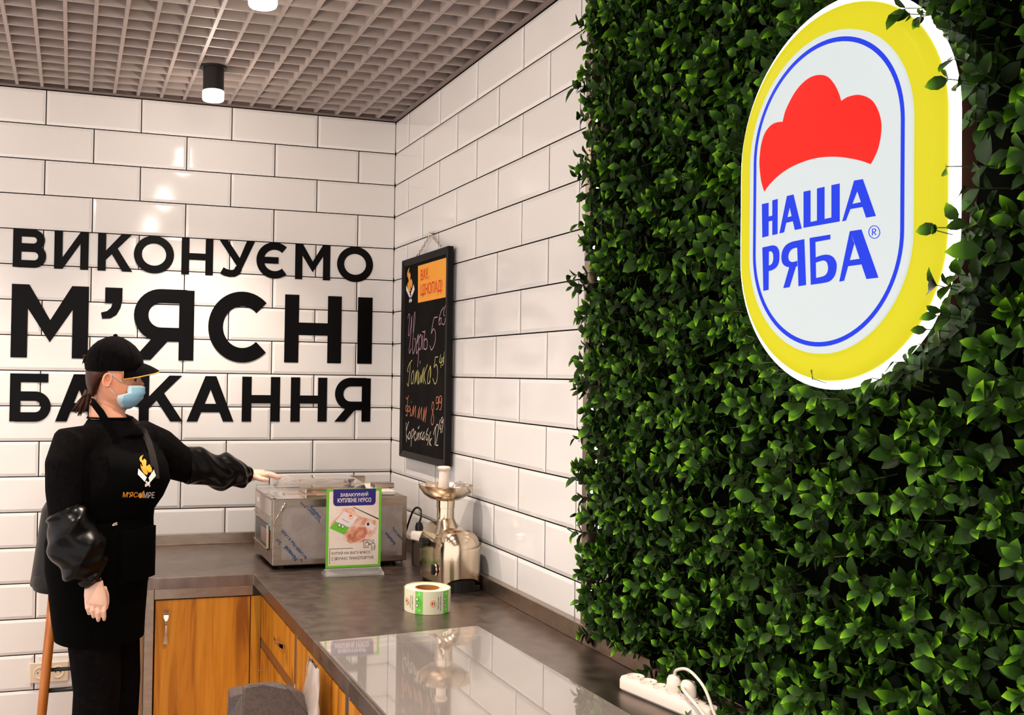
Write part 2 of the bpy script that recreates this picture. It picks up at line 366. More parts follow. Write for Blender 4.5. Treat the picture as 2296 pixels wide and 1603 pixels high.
def letter(ch, w, t=.21):
    h = t*.87; P = []
    def bowl(xl, xr, y0, y1, left=False):
        """D-shaped stroke from (xl, y1) round to (xl, y0), outer right edge at xr"""
        r = (y1-y0-h)/2; cy = (y0+y1)/2; rx = min(r, xr-t/2-xl) ; cx = xr-t/2-rx
        pts = [(xl, y1-h/2)]+arc(cx, cy, rx, r, 90, -90, 18)+[(xl, y0+h/2)]
        return stroke2(pts, (t+h)/2)
    def mir(polys): return [[(w-x, y) for x, y in p][::-1] for p in polys]
    if ch == 'В': P = [rect(0,t,0,1)]+bowl(t*.5, w*.95, .50-h*.30, 1)+bowl(t*.5, w, 0, .50+h*.55)
    elif ch == 'И': P = [rect(0,t,0,1), rect(w-t,w,0,1), [(t*.05,0),(t*1.02,0),(w-t*.05,1),(w-t*1.02,1)]]
    elif ch == 'Н': P = [rect(0,t,0,1), rect(w-t,w,0,1), rect(t*.9,w-t*.9,.5-h/2,.5+h/2)]
    elif ch == 'К': P = [rect(0,t,0,1), [(t*.8,.25),(w-.02,1),(w-.29,1),(t*.8,.50)], [(t+(w-t)*.22,.46),(w-.255,0),(w+.01,0),(t+(w-t)*.40,.66)]]
    elif ch == 'О': P = stroke2(arc(w/2,.5,w/2-t/2,.515-t/2,0,367.5,49), t)
    elif ch == 'С': P = stroke2(arc(w*.535,.5,w*.535-t/2,.515-t/2,44,316,40), t)
    elif ch == 'Є': P = stroke2(arc(w*.56,.5,w*.56-t/2,.515-t/2,48,312,40), t)+[rect(t*.7,w*.68,.5-h/2,.5+h/2)]
    elif ch == 'І': P = [rect(0,w,0,1)]
    elif ch == 'М': P = [rect(0,t,0,1), rect(w-t,w,0,1), [(0,1),(w/2,.215),(w/2,.52),(t*1.06,1)], [(w,1),(w-t*1.06,1),(w/2,.52),(w/2,.215)]]
    elif ch == 'У':
        P = [[(0,1),(w*.56,.205),(w*.66,.40),(t*1.12,1)], [(w-t*1.08,1),(w*.44,.19),(w*.62,.17),(w,1)]]
        P += stroke2([(w*.555,.24),(w*.50,.135),(w*.42,.085),(w*.30,.075),(w*.18,.10),(w*.075,.155)], t*.93)
    elif ch == 'А': P = [[(0,0),(t*1.10,0),(w/2+t*.56,1),(w/2-t*.56,1)], [(w,0),(w/2+t*.56,1),(w/2-t*.56,1),(w-t*1.10,0)], rect(w*.22,w*.78,.205,.205+h)]
    elif ch == 'Б': P = [rect(0,t,0,1), rect(0,w*.92,1-h,1)]+bowl(t*.5, w, 0, .62)
    elif ch == 'Я':
        P = mir([rect(0,t,0,1)]+bowl(t*.5, w, .27, 1))+[[(0,0),(t*1.15,0),(w*.66,.36),(w*.36,.36)]]
    elif ch == 'Ж':
        c = w/2; k = w/2+t/2
        R_ = [[(t*.8,.25),(k-.02,1),(k-.29,1),(t*.8,.50)], [(t+(k-t)*.22,.46),(k-.255,0),(k+.01,0),(t+(k-t)*.40,.66)]]
        R_ = [[(x+c-t/2, y) for x, y in p] for p in R_]
        P = [rect(c-t/2,c+t/2,0,1)]+R_+mir(R_)
    elif ch == "'": P = [[(x*w, .56+.44*y) for x, y in [(.18,1),(1,1),(1,.60),(.92,.36),(.74,.14),(.45,.02),(.06,0),(0,.20),(.28,.25),(.46,.36),(.53,.50),(.18,.50)]]]
    return P
def letter_mesh(polys, fx, fz, y, d):
    mb = MB()
    for i, p in enumerate(polys): mb.prism([(fx(a), y-i*.00003, fz(b)) for a, b in p], (0, d, 0))
    return mb
wl = thing('wall_lettering', 'black Cyrillic lettering of three lines stuck on the white tiled back wall', 'lettering', (-.9, 0, 1.7))
def zx(z): return at(z/2.609, 480+560/2.609, 1, 0)[0]
LN = [(2.0640, 2.2248, [('В',75,272),('И',317,518),('К',572,773),('О',783,1018),('Н',1062,1247),('У',1283,1490),('Є',1500,1690),('М',1727,1932),('О',1972,2182)]),
      (1.6815, 1.9920, [('М',65,517),("'",590,713),('Я',780,1135),('С',1218,1587),('Н',1665,1997),('І',2092,2177)]),
      (1.4115, 1.6142, [('Б',57,300),('А',325,600),('Ж',612,1068),('А',1093,1368),('Н',1415,1637),('Н',1700,1912),('Я',1957,2167)])]
for z0, z1, row in LN:
    H = z1-z0
    ym = 480 + {2.0640: 235, 1.6815: 640, 1.4115: 1075}[z0]/2.609
    for ch, a, b in row:
        x0 = at(a/2.609, ym, 1, 0)[0]; x1 = at(b/2.609, ym, 1, 0)[0]
        letter_mesh(letter(ch, (x1-x0)/H, .212), lambda q: x0+q*H, lambda q: z0+q*H, -.0025, .0015).build('letter', M['ink'], wl)

# ------------------------------------------------------------------ text as flat print
def text_mesh(body, bold=0.0, shear=0.0):
    c = bpy.data.curves.new('print', 'FONT'); c.body = body; c.offset = bold; c.shear = shear; c.resolution_u = 4; c.align_x = 'LEFT'
    o = bpy.data.objects.new('print', c); COL.objects.link(o)
    dg = bpy.context.evaluated_depsgraph_get(); me = bpy.data.meshes.new_from_object(o.evaluated_get(dg))
    bpy.data.objects.remove(o); bpy.data.curves.remove(c)
    vs = np.array([v.co[:2] for v in me.vertices]); fs = [tuple(p.vertices) for p in me.polygons]; bpy.data.meshes.remove(me)
    vs = vs - vs.min(0)
    return vs, fs
def text_on(body, o, u, v, w, h, m, parent, name='lettering', bold=0.012, shear=0.0, eps=None, fmap=None):
    """flat lettering filling the box o, o+u*w, o+v*h"""
    vs, fs = text_mesh(body, bold, shear)
    mx = vs.max(0); o, u, v = (np.array(q, float) for q in (o, u, v))
    A = vs[:,0]/mx[0]*w; B = vs[:,1]/mx[1]*h
    pts = [o+u*a+v*b for a, b in zip(A, B)] if fmap is None else [fmap(a, b) for a, b in zip(A, B)]
    mb = MB(); mb.add(pts, fs)
    return mb.build(name, m, parent)

# ------------------------------------------------------------------ price blackboard on the right wall
M['board'] = noise_col(mat('chalkboard', rgb(16,13,13), .8, spec=.1), rgb(12,10,10), rgb(22,18,17), nscale=14)
M['frame_black'] = mat('black_board_frame', rgb(14,11,11), .4, spec=.2)
M['orange'] = mat('orange_sticker', rgb(250,168,48), .5); M['redp'] = mat('red_print', rgb(232,52,18), .5)
BX = -.035; by0, by1, bz0, bz1 = -.800, -.232, 1.270, 2.144
bb = thing('price_board', 'black chalk price board hanging by a chain on the right wall', 'blackboard', (BX+.02, (by0+by1)/2, bz0))
MB().box(BX+.005, BX+.021, by0+.01, by1-.01, bz0+.01, bz1-.01).build('panel', M['board'], bb)
fw = .030
def bar(mb, p, q, w_in):  # mitred frame bar
    pass
for nm, quad in (('frame_bar', [(by0,bz1),(by1,bz1),(by1-fw,bz1-fw),(by0+fw,bz1-fw)]), ('frame_bar', [(by0,bz0),(by1,bz0),(by1-fw,bz0+fw),(by0+fw,bz0+fw)]),
                 ('frame_bar', [(by0,bz0),(by0,bz1),(by0+fw,bz1-fw),(by0+fw,bz0+fw)]), ('frame_bar', [(by1,bz0),(by1,bz1),(by1-fw,bz1-fw),(by1-fw,bz0+fw)])):
    f = MB(); c = quad
    f.rings([[(BX+.022,*c[0]),(BX+.022,*c[1]),(BX+.022,*c[2]),(BX+.022,*c[3])], [(BX-.004,*c[0]),(BX-.004,*c[1]),(BX+.001,*c[2]),(BX+.001,*c[3])]])
    f.build(nm, M['frame_black'], bb, bevel=.003)
PB = BX+.0042
def bp_(px, py): return at(px, py, 0, PB)
zz1 = lambda x, y: (900+x/11.45, 560+y/11.45)
zz2 = lambda x, y: (895+x/7.633, 670+y/7.633)
zz3 = lambda x, y: (895+x/8.017, 860+y/8.017)
st = MB().prism([bp_(*zz1(*p)) for p in ((430,420),(445,412),(1150,203),(1160,210),(1140,1210),(1130,1218),(440,1360),(428,1352))], (-.0006,0,0)).build('sticker', M['orange'], bb)
def board_text(body, p_bl, p_br, p_tl, m, parent, bold):
    a, b, c = bp_(*zz1(*p_bl)), bp_(*zz1(*p_br)), bp_(*zz1(*p_tl)); n = np.array([-.0012,0,0])
    text_on(body, a+n, (b-a), (c-a), 1, 1, m, parent, bold=bold)
board_text('ВАУ,', (502,845), (712,775), (502,520), M['redp'], st, .015)
board_text('ЦІНОПАД!', (498,1240), (1058,1120), (498,895), M['redp'], st, .015)
def flame(o, ex, ez, s, parent, mg, mw, off):
    """flame over two crossed cleavers; o origin, ex/ez axes, s size"""
    o, ex, ez, off = (np.array(q, float) for q in (o, ex, ez, off))
    T = lambda p: o+ex*p[0]*s+ez*p[1]*s+off
    fl_ = [(.43,1.0),(.33,.96),(.25,.86),(.26,.76),(.34,.68),(.36,.60),(.30,.52),(.28,.58),(.26,.50),(.28,.42),(.34,.34),(.44,.28),(.50,.30),(.51,.36),(.42,.48),(.55,.36),(.60,.40),(.64,.50),(.60,.60),(.52,.66),(.51,.60),(.47,.64),(.50,.76),(.44,.88),(.42,.80),(.37,.86),(.38,.92)]
    MB().poly([T(p) for p in fl_]).build('flame_emblem', mg, parent)
    mb = MB()
    for q in ([(.18,.50),(.46,.22),(.40,.12),(.17,.36)], [(.72,.47),(.52,.22),(.58,.11),(.79,.30)], [(.40,.15),(.46,.19),(.60,.0),(.53,-.05)], [(.57,.13),(.50,.16),(.38,.0),(.44,-.06)]):
        mb.poly([T(p) for p in q])
    mb.build('cleaver_emblem', mw, parent)
a_, b_, c_ = bp_(*zz1(118,1400)), bp_(*zz1(380,1330)), bp_(*zz1(118,490))
flame(a_+(c_-a_)*.06, (b_-a_)*1.35, (c_-a_)*.94, 1.0, bb, M['gold'], M['white_print'], (-.0008,0,0)-(b_-a_)*.2)
M['chalk_v'] = mat('lilac_chalk', rgb(196,158,172), .9); M['chalk_y'] = mat('yellow_chalk', rgb(196,190,120), .9)
M['chalk_o'] = mat('orange_chalk', rgb(206,128,92), .9); M['chalk_w'] = mat('white_chalk', rgb(214,200,186), .9)
def chalk(zf, lines, m, t=.0036):
    for ln in lines:
        mb = MB()
        pts = [bp_(*zf(*p)) for p in ln]; q = [(p[1], p[2]) for p in pts]
        # smooth
        if len(q) > 2:
            s = [q[0]]
            for i in range(len(q)-1):
                p0, p1, p2, p3 = (np.array(q[max(i-1,0)]), np.array(q[i]), np.array(q[i+1]), np.array(q[min(i+2,len(q)-1)]))
                for k in (1/3, 2/3, 1):
                    s.append(tuple(.5*((2*p1)+(p2-p0)*k+(2*p0-5*p1+4*p2-p3)*k*k+(3*p1-p0-3*p2+p3)*k**3)))
            q = s
        for quad in stroke2(q, t): mb.poly([(PB-.0009, a, b) for a, b in quad])
        mb.build('chalk_stroke', m, bb)
chalk(zz2, [[(155,340),(165,265),(185,285),(170,480),(160,600),(170,630),(195,540),(225,290),(195,700),(175,850),(180,935),(210,850)],
            [(245,620),(250,380),(270,225),(275,330),(250,560),(235,760),(232,880),(245,940),(270,860),(285,760),(280,690),(262,680)],
            [(295,800),(325,700),(330,610),(305,740),(295,880),(305,940),(330,860)], [(345,640),(335,900),(320,1170)], [(340,700),(370,610),(390,680),(385,800),(360,870),(345,840)],
            [(405,620),(400,870)], [(400,555),(425,570),(450,545)], [(450,540),(430,700),(425,870)], [(430,720),(465,680),(485,740),(480,830),(455,865),(430,850)],
            [(660,310),(605,320)], [(605,320),(580,420),(552,600)], [(552,600),(590,515),(620,560),(625,680),(600,800),(555,875),(530,800)]], M['chalk_v'])
chalk(zz2, [[(765,145),(720,220),(685,360),(690,440),(715,420),(725,340),(705,330),(688,380)], [(795,110),(770,200),(765,270),(782,290)], [(790,325),(785,400),(765,440),(735,420)]], M['chalk_v'])
chalk(zz2, [[(225,1050),(180,1110),(145,1220),(160,1250)], [(195,1110),(180,1300),(160,1490),(140,1440)], [(245,1220),(215,1300),(210,1440),(235,1440),(255,1310),(245,1220)],
            [(260,1460),(300,1230),(285,1430),(325,1220),(320,1460)], [(345,1250),(335,1460),(380,1300),(370,1440)], [(365,1060),(362,1110)], [(380,1440),(415,1200),(395,1430)],
            [(430,1170),(420,1450)], [(490,1120),(430,1310),(460,1460)], [(540,1140),(500,1280),(490,1440),(520,1430),(545,1280),(540,1150),(530,1450)],
            [(668,992),(622,1000)], [(622,1000),(600,1180)], [(600,1180),(640,1120),(662,1240),(650,1390),(615,1460),(578,1360)],
            [(715,950),(695,1085),(740,1080)], [(730,1000),(715,1180)], [(770,980),(745,1040),(760,1070),(775,910),(770,1000),(760,1110),(738,1140)]], M['chalk_y'])
chalk(zz3, [[(125,245),(150,280),(172,215)], [(160,290),(150,450),(148,575),(120,560)], [(150,390),(122,420),(125,490),(150,480),(185,400),(200,450),(180,500),(155,480)], [(215,320),(218,350)], [(210,440),(205,580),(225,560)],
            [(225,580),(265,400),(250,580),(300,400),(290,605)], [(330,620),(370,420),(355,630),(410,430),(400,650)], [(425,670),(460,430),(440,680),(495,420),(470,700)],
            [(605,330),(590,430),(610,520),(625,640),(605,740),(578,690),(600,540),(628,430),(620,340),(605,330)],
            [(705,240),(675,250),(668,340),(700,350),(715,250),(712,380),(690,455),(670,460)], [(760,220),(730,240),(725,330),(755,340),(770,240),(765,400),(745,470),(728,460)]], M['chalk_o'])
chalk(zz3, [[(130,700),(135,1050)], [(175,680),(130,880),(170,1000)], [(195,860),(165,940),(180,1000),(210,930),(195,860)], [(230,840),(215,1130)], [(225,880),(260,810),(265,900),(230,990)], [(275,930),(300,870),(290,860),(275,950),(290,1025),(310,980)],
            [(330,880),(320,1010),(360,880),(355,1020)], [(340,790),(350,805),(365,760)], [(385,880),(380,1010)], [(415,860),(385,940),(420,1010)], [(450,870),(420,950),(430,1010),(455,950),(455,870),(460,1020)],
            [(525,800),(490,900),(490,1000),(510,1010),(525,930),(500,910)], [(570,860),(510,1110)], [(555,980),(550,1110)], [(590,980),(555,1050),(580,1120)],
            [(620,920),(660,780),(645,1110)], [(665,780),(690,730),(710,790),(690,950),(665,1100),(705,1105)], [(740,650),(730,800),(760,810)], [(755,740),(750,890)], [(785,600),(760,640),(770,710),(795,640),(785,780),(770,885)]], M['chalk_w'])
# chain: small torus links from the frame to a hook
hk = at(966, 525, 0, -.012); cl = at(934, 578, 0, -.025); cr_ = at(991, 555, 0, -.025)
def links(parent, a, b, n):
    a, b = np.array(a), np.array(b); L = np.linalg.norm(b-a)/n
    mbl = MB(); N, K = 10, 5
    t = (b-a)/np.linalg.norm(b-a)
    for i in range(n):
        s = np.array([1.0,0,0]) if i % 2 else np.cross(t, [1.0,0,0]); s = s/np.linalg.norm(s); w_ = np.cross(t, s); c = a+(b-a)*(i+.5)/n
        mbl.tube([c+t*math.cos(2*math.pi*j/N)*L*.72+s*math.sin(2*math.pi*j/N)*L*.36 for j in range(N+1)], .0014, K, cap=False)
    mbl.build('chain', M['chrome'], parent, smooth=True)
links(bb, cl, hk, 11); links(bb, cr_, hk, 9)
MB().tube([(.002,hk[1],hk[2]+.004),(-.012,hk[1],hk[2]+.004),(-.02,hk[1],hk[2]+.008)], .0025, 8).build('hook', M['chrome'], bb, smooth=True)
# ------------------------------------------------------------------ illuminated logo sign
XF = -.126                                   # front of the sign
SC = np.array([-2.935, 1.982])               # centre (y, z)
def spt(px, py): p = at(px, py, 0, XF); return (p[1], p[2])
wl_, wr_, wt_, wb_ = spt(1690,420)[0], spt(2029,350)[0], spt(1870,82)[1], spt(1812,778)[1]
SY = (wl_+wr_)/2; SZ = (wt_+wb_)/2; RW = (wl_-wr_)/2; SH = (wt_-wb_)/2-RW       # stadium of the blue line: radius, half straight
def stadium(off, n=44):
    r = RW+off; p = []
    for i in range(n+1): a = math.pi*i/n; p.append((SY+r*math.cos(a), SZ+SH+r*math.sin(a)))
    for i in range(n+1): a = math.pi+math.pi*i/n; p.append((SY+r*math.cos(a), SZ-SH+r*math.sin(a)))
    return p
def emis(name, col, s, rough=.3):
    return mat(name, tuple(c*.16 for c in col), rough, spec=.06, emit=col, es=s)
M['s_yellow'] = emis('backlit_yellow', rgb(232,220,44), .575); M['s_white'] = emis('backlit_white', rgb(232,240,240), .54)
M['s_blue'] = emis('backlit_blue', rgb(40,66,232), .62); M['s_red'] = emis('backlit_red', rgb(255,44,36), .64)
M['s_halo'] = mat('halo_light', (1,1,1), .5, emit=(1.0,.93,.86), es=3.2)
sg = thing('logo_sign', 'backlit yellow and white pill-shaped logo sign on the leaf wall', 'sign', (-.05, SY, SZ))
YB = .064
R3 = lambda off, x: [(x, y, z) for y, z in stadium(off)]
MB().rings([R3(YB-.006,-.0995), R3(YB-.001,-.101), R3(YB,-.104), R3(YB-.003,-.109), R3(YB-.009,-.1135), R3(YB-.017,-.1165), R3(YB-.024,-.1175), R3(YB-.030,-.117), R3(.014,XF+.006)], True, True).build('yellow_body', M['s_yellow'], sg, smooth=50)
MB().rings([R3(YB-.03,-.0095), R3(YB-.03,-.0895)], True, True).build('back_box', mat('brown_sign_box', rgb(64,36,24), .6), sg, smooth=30)
MB().rings([R3(YB+.010,-.090), R3(YB+.015,-.092), R3(YB+.015,-.096), R3(YB+.010,-.0985), R3(YB-.006,-.0992)], True, True).build('halo_back', M['s_halo'], sg, smooth=30)
fc = MB().rings([R3(.013,XF+.006), R3(.013,XF+.001), R3(.011,XF)], False, True).build('white_face', M['s_white'], sg, smooth=30)
mbx = MB()
o_, i_ = stadium(0), stadium(-.0085)
mbx.add([(XF-.0006,y,z) for y,z in o_]+[(XF-.0006,y,z) for y,z in i_], [(k,(k+1)%len(o_),len(o_)+(k+1)%len(o_),len(o_)+k) for k in range(len(o_))])
mbx.build('blue_outline', M['s_blue'], fc)
zA = lambda x, y: (1600+x/3.2055, y/3.2055); zB = lambda x, y: (1600+x/3.0833, 400+y/3.0833)
def prn(name, polys, m, zf, x=XF-.0008, d=-.0004):
    mb = MB()
    for i, p in enumerate(polys): mb.prism([(x-i*.00002, *spt(*zf(*q))) for q in p], (d,0,0))
    return mb.build(name, m, fc)
comb = [(367,1377),(345,1300),(333,1190),(335,1120),(345,1040),(370,960),(410,905),(455,880),(500,875),(515,810),(545,740),(590,660),(640,600),(700,555),(765,538),(820,550),(860,590),(890,640),(910,690),(920,727),(960,700),(1010,685),(1050,682),(1100,695),(1145,725),(1180,780),(1203,850),(1210,910),(1203,990),(1185,1070),(1160,1130),(1133,1180),(1060,1155),(980,1138),(900,1128),(830,1127),(750,1135),(680,1152),(610,1178),(540,1212),(470,1262),(410,1320)]

def crv(q, n=4):
    q = [np.array(p, float) for p in q]; s = []
    for i in range(len(q)-1):
        a, b, c, d = q[max(i-1,0)], q[i], q[i+1], q[min(i+2,len(q)-1)]
        for k in range(n):
            t = k/n; s.append(tuple(.5*((2*b)+(c-a)*t+(2*a-5*b+4*c-d)*t*t+(3*b-a-3*c+d)*t**3)))
    return s+[tuple(q[-1])]
def ring2(outer, inner):
    if len(outer) < 20: outer, inner = crv(outer), crv(inner)
    return [[outer[i],outer[i+1],inner[i+1],inner[i]] for i in range(len(outer)-1)]
prn('red_comb_emblem', [crv(comb[0:9],3)[:-1]+crv(comb[8:20],3)[:-1]+crv(comb[19:32],3)[:-1]+crv(comb[31:]+comb[:1],3)[:-1]], M['s_red'], zA)
LS = {
 'Н': [[(337,178),(383,168),(383,398),(340,409)], [(409,152),(446,142),(445,384),(409,393)], [(380,264),(412,257),(412,291),(380,299)]],
 'А': [[(458,381),(490,373),(530,196),(510,122)], [(510,122),(555,111),(612,347),(565,357),(522,170)], [(496,272),(545,261),(553,296),(488,311)]],
 'Ш': [[(625,92),(673,82),(673,305),(625,342)], [(718,70),(770,58),(770,290),(718,300)], [(818,47),(875,35),(875,298),(818,280)], [(625,342),(625,312),(875,258),(875,298)]],
 'А2': [[(892,298),(918,291),(996,90),(975,15)], [(975,15),(1035,5),(1125,260),(1058,272),(990,70)], [(940,181),(1026,163),(1038,197),(928,216)]],
 'Р': [[(340,478),(385,468),(383,770),(347,778)]]+ring2([(384,468),(415,463),(440,472),(455,498),(459,535),(455,580),(440,612),(412,633),(384,641)], [(384,507),(396,504),(408,510),(415,525),(417,552),(413,578),(405,592),(396,599),(384,602)]),
 'Я': [[(580,430),(630,420),(642,737),(590,746)], [(485,759),(528,752),(576,598),(530,600)]]+ring2([(584,430),(545,438),(508,458),(484,490),(473,535),(478,580),(498,605),(530,614),(584,608)], [(584,478),(556,484),(536,498),(524,520),(520,542),(524,562),(534,574),(552,578),(584,570)]),
 'Б': [[(667,412),(706,405),(712,728),(675,735)], [(667,412),(810,388),(810,421),(700,441)]]+ring2([(705,548),(745,533),(790,527),(828,542),(852,580),(854,625),(842,672),(812,708),(770,722),(675,736)], [(708,583),(738,573),(765,568),(785,578),(794,602),(796,625),(790,652),(775,670),(752,680),(705,690)]),
 'А3': [[(872,714),(905,708),(976,450),(945,365)], [(945,365),(1025,353),(1143,686),(1060,696),(970,425)], [(932,567),(1018,555),(1032,594),(920,609)]],
}
for k_, v_ in LS.items(): prn('letter', v_, M['s_blue'], zB)
circ = lambda rx, ry: [(1115+rx*math.cos(2*math.pi*i/28), 371+ry*math.sin(2*math.pi*i/28)) for i in range(29)]
prn('registered_mark', ring2(circ(40,46), circ(35,41))+[[(1100,350),(1106,349),(1106,394),(1100,395)]]+ring2([(1103,349),(1118,346),(1128,353),(1128,365),(1118,372),(1104,375)], [(1104,354),(1117,352),(1122,356),(1122,363),(1116,368),(1104,370)])+[[(1112,372),(1118,371),(1131,391),(1124,392)]], M['s_blue'], zB)

# ------------------------------------------------------------------ the leaf wall
LY0, LY1, LZ0, LZ1 = -1.925, -3.95, .925, 2.815
lw = thing('leaf_wall', 'wall panel covered with artificial dark green leaves around the logo sign', 'green wall', (-.01, -2.9, .93))
M['leaf_back'] = mat('leaf_mat_backing', rgb(5,7,3), .95, spec=.05)
MB().box(-.009, .0094, LY1, LY0, LZ0-.0, LZ1).build('backing', M['leaf_back'], lw)
ml = mat('glossy_leaf', rgb(60,110,20), .48, spec=.14); n, l, b = nodes(ml)
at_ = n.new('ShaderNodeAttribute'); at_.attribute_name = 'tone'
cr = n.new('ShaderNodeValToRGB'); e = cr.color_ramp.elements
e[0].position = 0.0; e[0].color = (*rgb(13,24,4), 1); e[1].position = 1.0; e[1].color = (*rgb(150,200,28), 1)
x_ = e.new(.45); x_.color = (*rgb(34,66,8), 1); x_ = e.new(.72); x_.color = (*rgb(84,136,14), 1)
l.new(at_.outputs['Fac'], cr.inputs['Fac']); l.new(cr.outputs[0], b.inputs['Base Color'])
M['leaf'] = ml
M['twig'] = mat('leaf_twig', rgb(40,56,18), .7)
T_ = [0, .22, .48, .76, 1.0]; W_ = [.10, .78, 1.0, .66, 0]
def leaf_verts(L, w, fold, curl):
    """11 points of a folded ovate leaf along +x, face +z; and their place 0..1 along the leaf"""
    v = [(0,0,0)]; t = [0]
    for k in (1,2,3):
        x = T_[k]*L; z = -curl*L*T_[k]**2; ww = w*W_[k]
        v += [(x,-ww,z+fold*ww),(x,0,z),(x,ww,z+fold*ww)]; t += [T_[k]]*3
    v.append((L*.985,0,-curl*L)); t.append(1.0)
    return np.array(v), np.array(t)
LF = [(0,2,1),(0,3,2),(1,2,5,4),(2,3,6,5),(4,5,8,7),(5,6,9,8),(7,8,10),(8,9,10)]
def basis(d, up):
    d = d/np.linalg.norm(d); s = np.cross(up, d); s /= np.linalg.norm(s)+1e-9; nn = np.cross(d, s)
    return np.stack([d, s, nn], 1)
leaves = []        # (origin, 3x3, L, w, fold, curl, tone0, tone1)
stems = []
step = .042
yy = LY0+.012
def in_sign(y, z, m):
    dz = max(abs(z-SZ)-SH, 0.0); return math.hypot(y-SY, dz) < RW+YB+m
gy = np.arange(LY0-.004, LY1, -step); gz = np.arange(LZ0+.004, LZ1, step)
spots = [(y_+rng.uniform(-.016,.016), z_+rng.uniform(-.016,.016)) for y_ in gy for z_ in gz]
per = stadium(YB+.034, 40)                     # a fringe of sprigs right round the sign
spots += [(py_+rng.uniform(-.006,.006), pz_+rng.uniform(-.006,.006)) for py_, pz_ in per if pz_ < LZ1]
for y, z in spots:
    if True:
        if in_sign(y, z, .020): continue
        h = rng.uniform(.045,.085)
        if rng.rand() < .10: h += .02
        d = np.array([-1.0, rng.uniform(-.55,.55), rng.uniform(-.35,.55)])
        if in_sign(y, z, .065):     # leaves beside the sign bend away from it or in front of its rim
            g = np.array([0, y-SY, np.sign(z-SZ)*max(abs(z-SZ)-SH, 0)]); g /= np.linalg.norm(g)+1e-6
            right_ = y < SY+.05 and z < SZ+.30; d = d*np.array([1.0,.5,.5])-g*(rng.uniform(.02,.26) if right_ else rng.uniform(-.1,.15)); h = rng.uniform(.098,.128) if right_ else rng.uniform(.090,.118)
        d /= np.linalg.norm(d)
        b0 = np.array([-.006, y, z]); tip = b0+d*h
        top_ = 0.0
        bright = rng.rand()
        nl = 7 if rng.rand() < .6 else 8
        a0 = rng.uniform(0, 6.28)
        ref = np.cross(d, [0.3,.2,1.0]); ref /= np.linalg.norm(ref); ref2 = np.cross(d, ref)
        for j in range(nl):
            f = (j//2)/((nl-1)//2+.001)
            ang = a0+j*math.pi+(j//2)*math.pi/2+rng.uniform(-.4,.4)
            rad = ref*math.cos(ang)+ref2*math.sin(ang)
            o = b0+d*h*(.42+.58*f)
            ld = d*(.25+.75*f*rng.uniform(.6,1.2))+rad*rng.uniform(.8,1.1)+np.array([0,0,-.10])
            up = d*.8-rad*.5+rng.uniform(-.3,.3,3)
            L = rng.uniform(.025,.039)*(1.12-.18*f)
            if rng.rand() < .06: L *= 1.45
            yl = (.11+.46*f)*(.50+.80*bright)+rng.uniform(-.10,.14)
            Bs = basis(ld, up); hit = False
            for q_ in (0.0, .35, .7, 1.0):
                for w_ in (-.3, .3):
                    pt = o+Bs[:,0]*L*q_+Bs[:,1]*L*w_*(1-abs(2*q_-1))
                    if (-.121 < pt[0] < -.087 and in_sign(pt[1], pt[2], .017)) or (pt[0] >= -.087 and in_sign(pt[1], pt[2], -.028)): hit = True
            if hit: continue
            top_ = max(top_, .42+.58*f)
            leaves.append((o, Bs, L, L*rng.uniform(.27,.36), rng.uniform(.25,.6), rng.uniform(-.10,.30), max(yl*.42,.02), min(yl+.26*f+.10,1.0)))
        if top_ > 0: stems.append((b0, b0+d*h*top_))
# the 300 leaves that show largest are objects of their own (nearest the camera and in view)
def proj(p):
    q = p-CAM; c = np.dot(q, FW); return PX+FPX*np.dot(q, RT)/c, PY-FPX*np.dot(q, UP)/c, FPX/c
scored = []
for i, lf in enumerate(leaves):
    tipx = lf[0]+lf[1][:,0]*lf[2]
    u, v, s = proj(tipx)
    if 20 < u < 2276 and 20 < v < 1583:
        face = abs(np.dot(lf[1][:,2], (CAM-tipx)/np.linalg.norm(CAM-tipx)))
        out = -tipx[0]
        scored.append((s*lf[2]*(.4+face)*(.3+out*10), i))
scored.sort(reverse=True); own = [i for _, i in scored[:298]]; ownset = set(own)
def leaf_mesh_data(items):
    V = []; F = []; C = []; o = 0
    for (p, B, L, w, fo, cu, t0, t1) in items:
        v, t = leaf_verts(L, w, fo, cu)
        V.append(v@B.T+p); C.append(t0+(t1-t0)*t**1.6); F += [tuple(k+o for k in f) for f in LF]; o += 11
    V = np.concatenate(V); C = np.concatenate(C)
    me = bpy.data.meshes.new('leaf'); me.from_pydata(V.tolist(), [], F); me.update()
    a = me.attributes.new('tone', 'FLOAT', 'POINT'); a.data.foreach_set('value', C.astype(np.float32))
    me.materials.append(M['leaf']); me.polygons.foreach_set('use_smooth', [True]*len(me.polygons))
    return me
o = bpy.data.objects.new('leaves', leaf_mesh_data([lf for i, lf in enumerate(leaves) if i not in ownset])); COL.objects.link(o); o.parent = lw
o.matrix_parent_inverse = Matrix.Translation(-lw.location); tag(o, kind='stuff')
# alike meshes for the single leaves: three tones, two shapes
lib = {}
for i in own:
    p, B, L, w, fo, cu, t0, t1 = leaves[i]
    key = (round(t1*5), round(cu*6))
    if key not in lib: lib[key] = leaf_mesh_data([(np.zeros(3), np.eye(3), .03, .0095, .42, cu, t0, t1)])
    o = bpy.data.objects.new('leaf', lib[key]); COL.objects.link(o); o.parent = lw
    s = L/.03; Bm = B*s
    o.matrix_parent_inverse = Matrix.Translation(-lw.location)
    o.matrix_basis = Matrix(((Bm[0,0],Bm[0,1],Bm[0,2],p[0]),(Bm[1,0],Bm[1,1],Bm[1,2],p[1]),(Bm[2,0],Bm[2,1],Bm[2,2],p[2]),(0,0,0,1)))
sb = MB()
for a, c in stems: sb.tube([a, c], [.0016,.0010], 3, cap=False)
tag(sb.build('twigs', M['twig'], lw), kind='stuff')
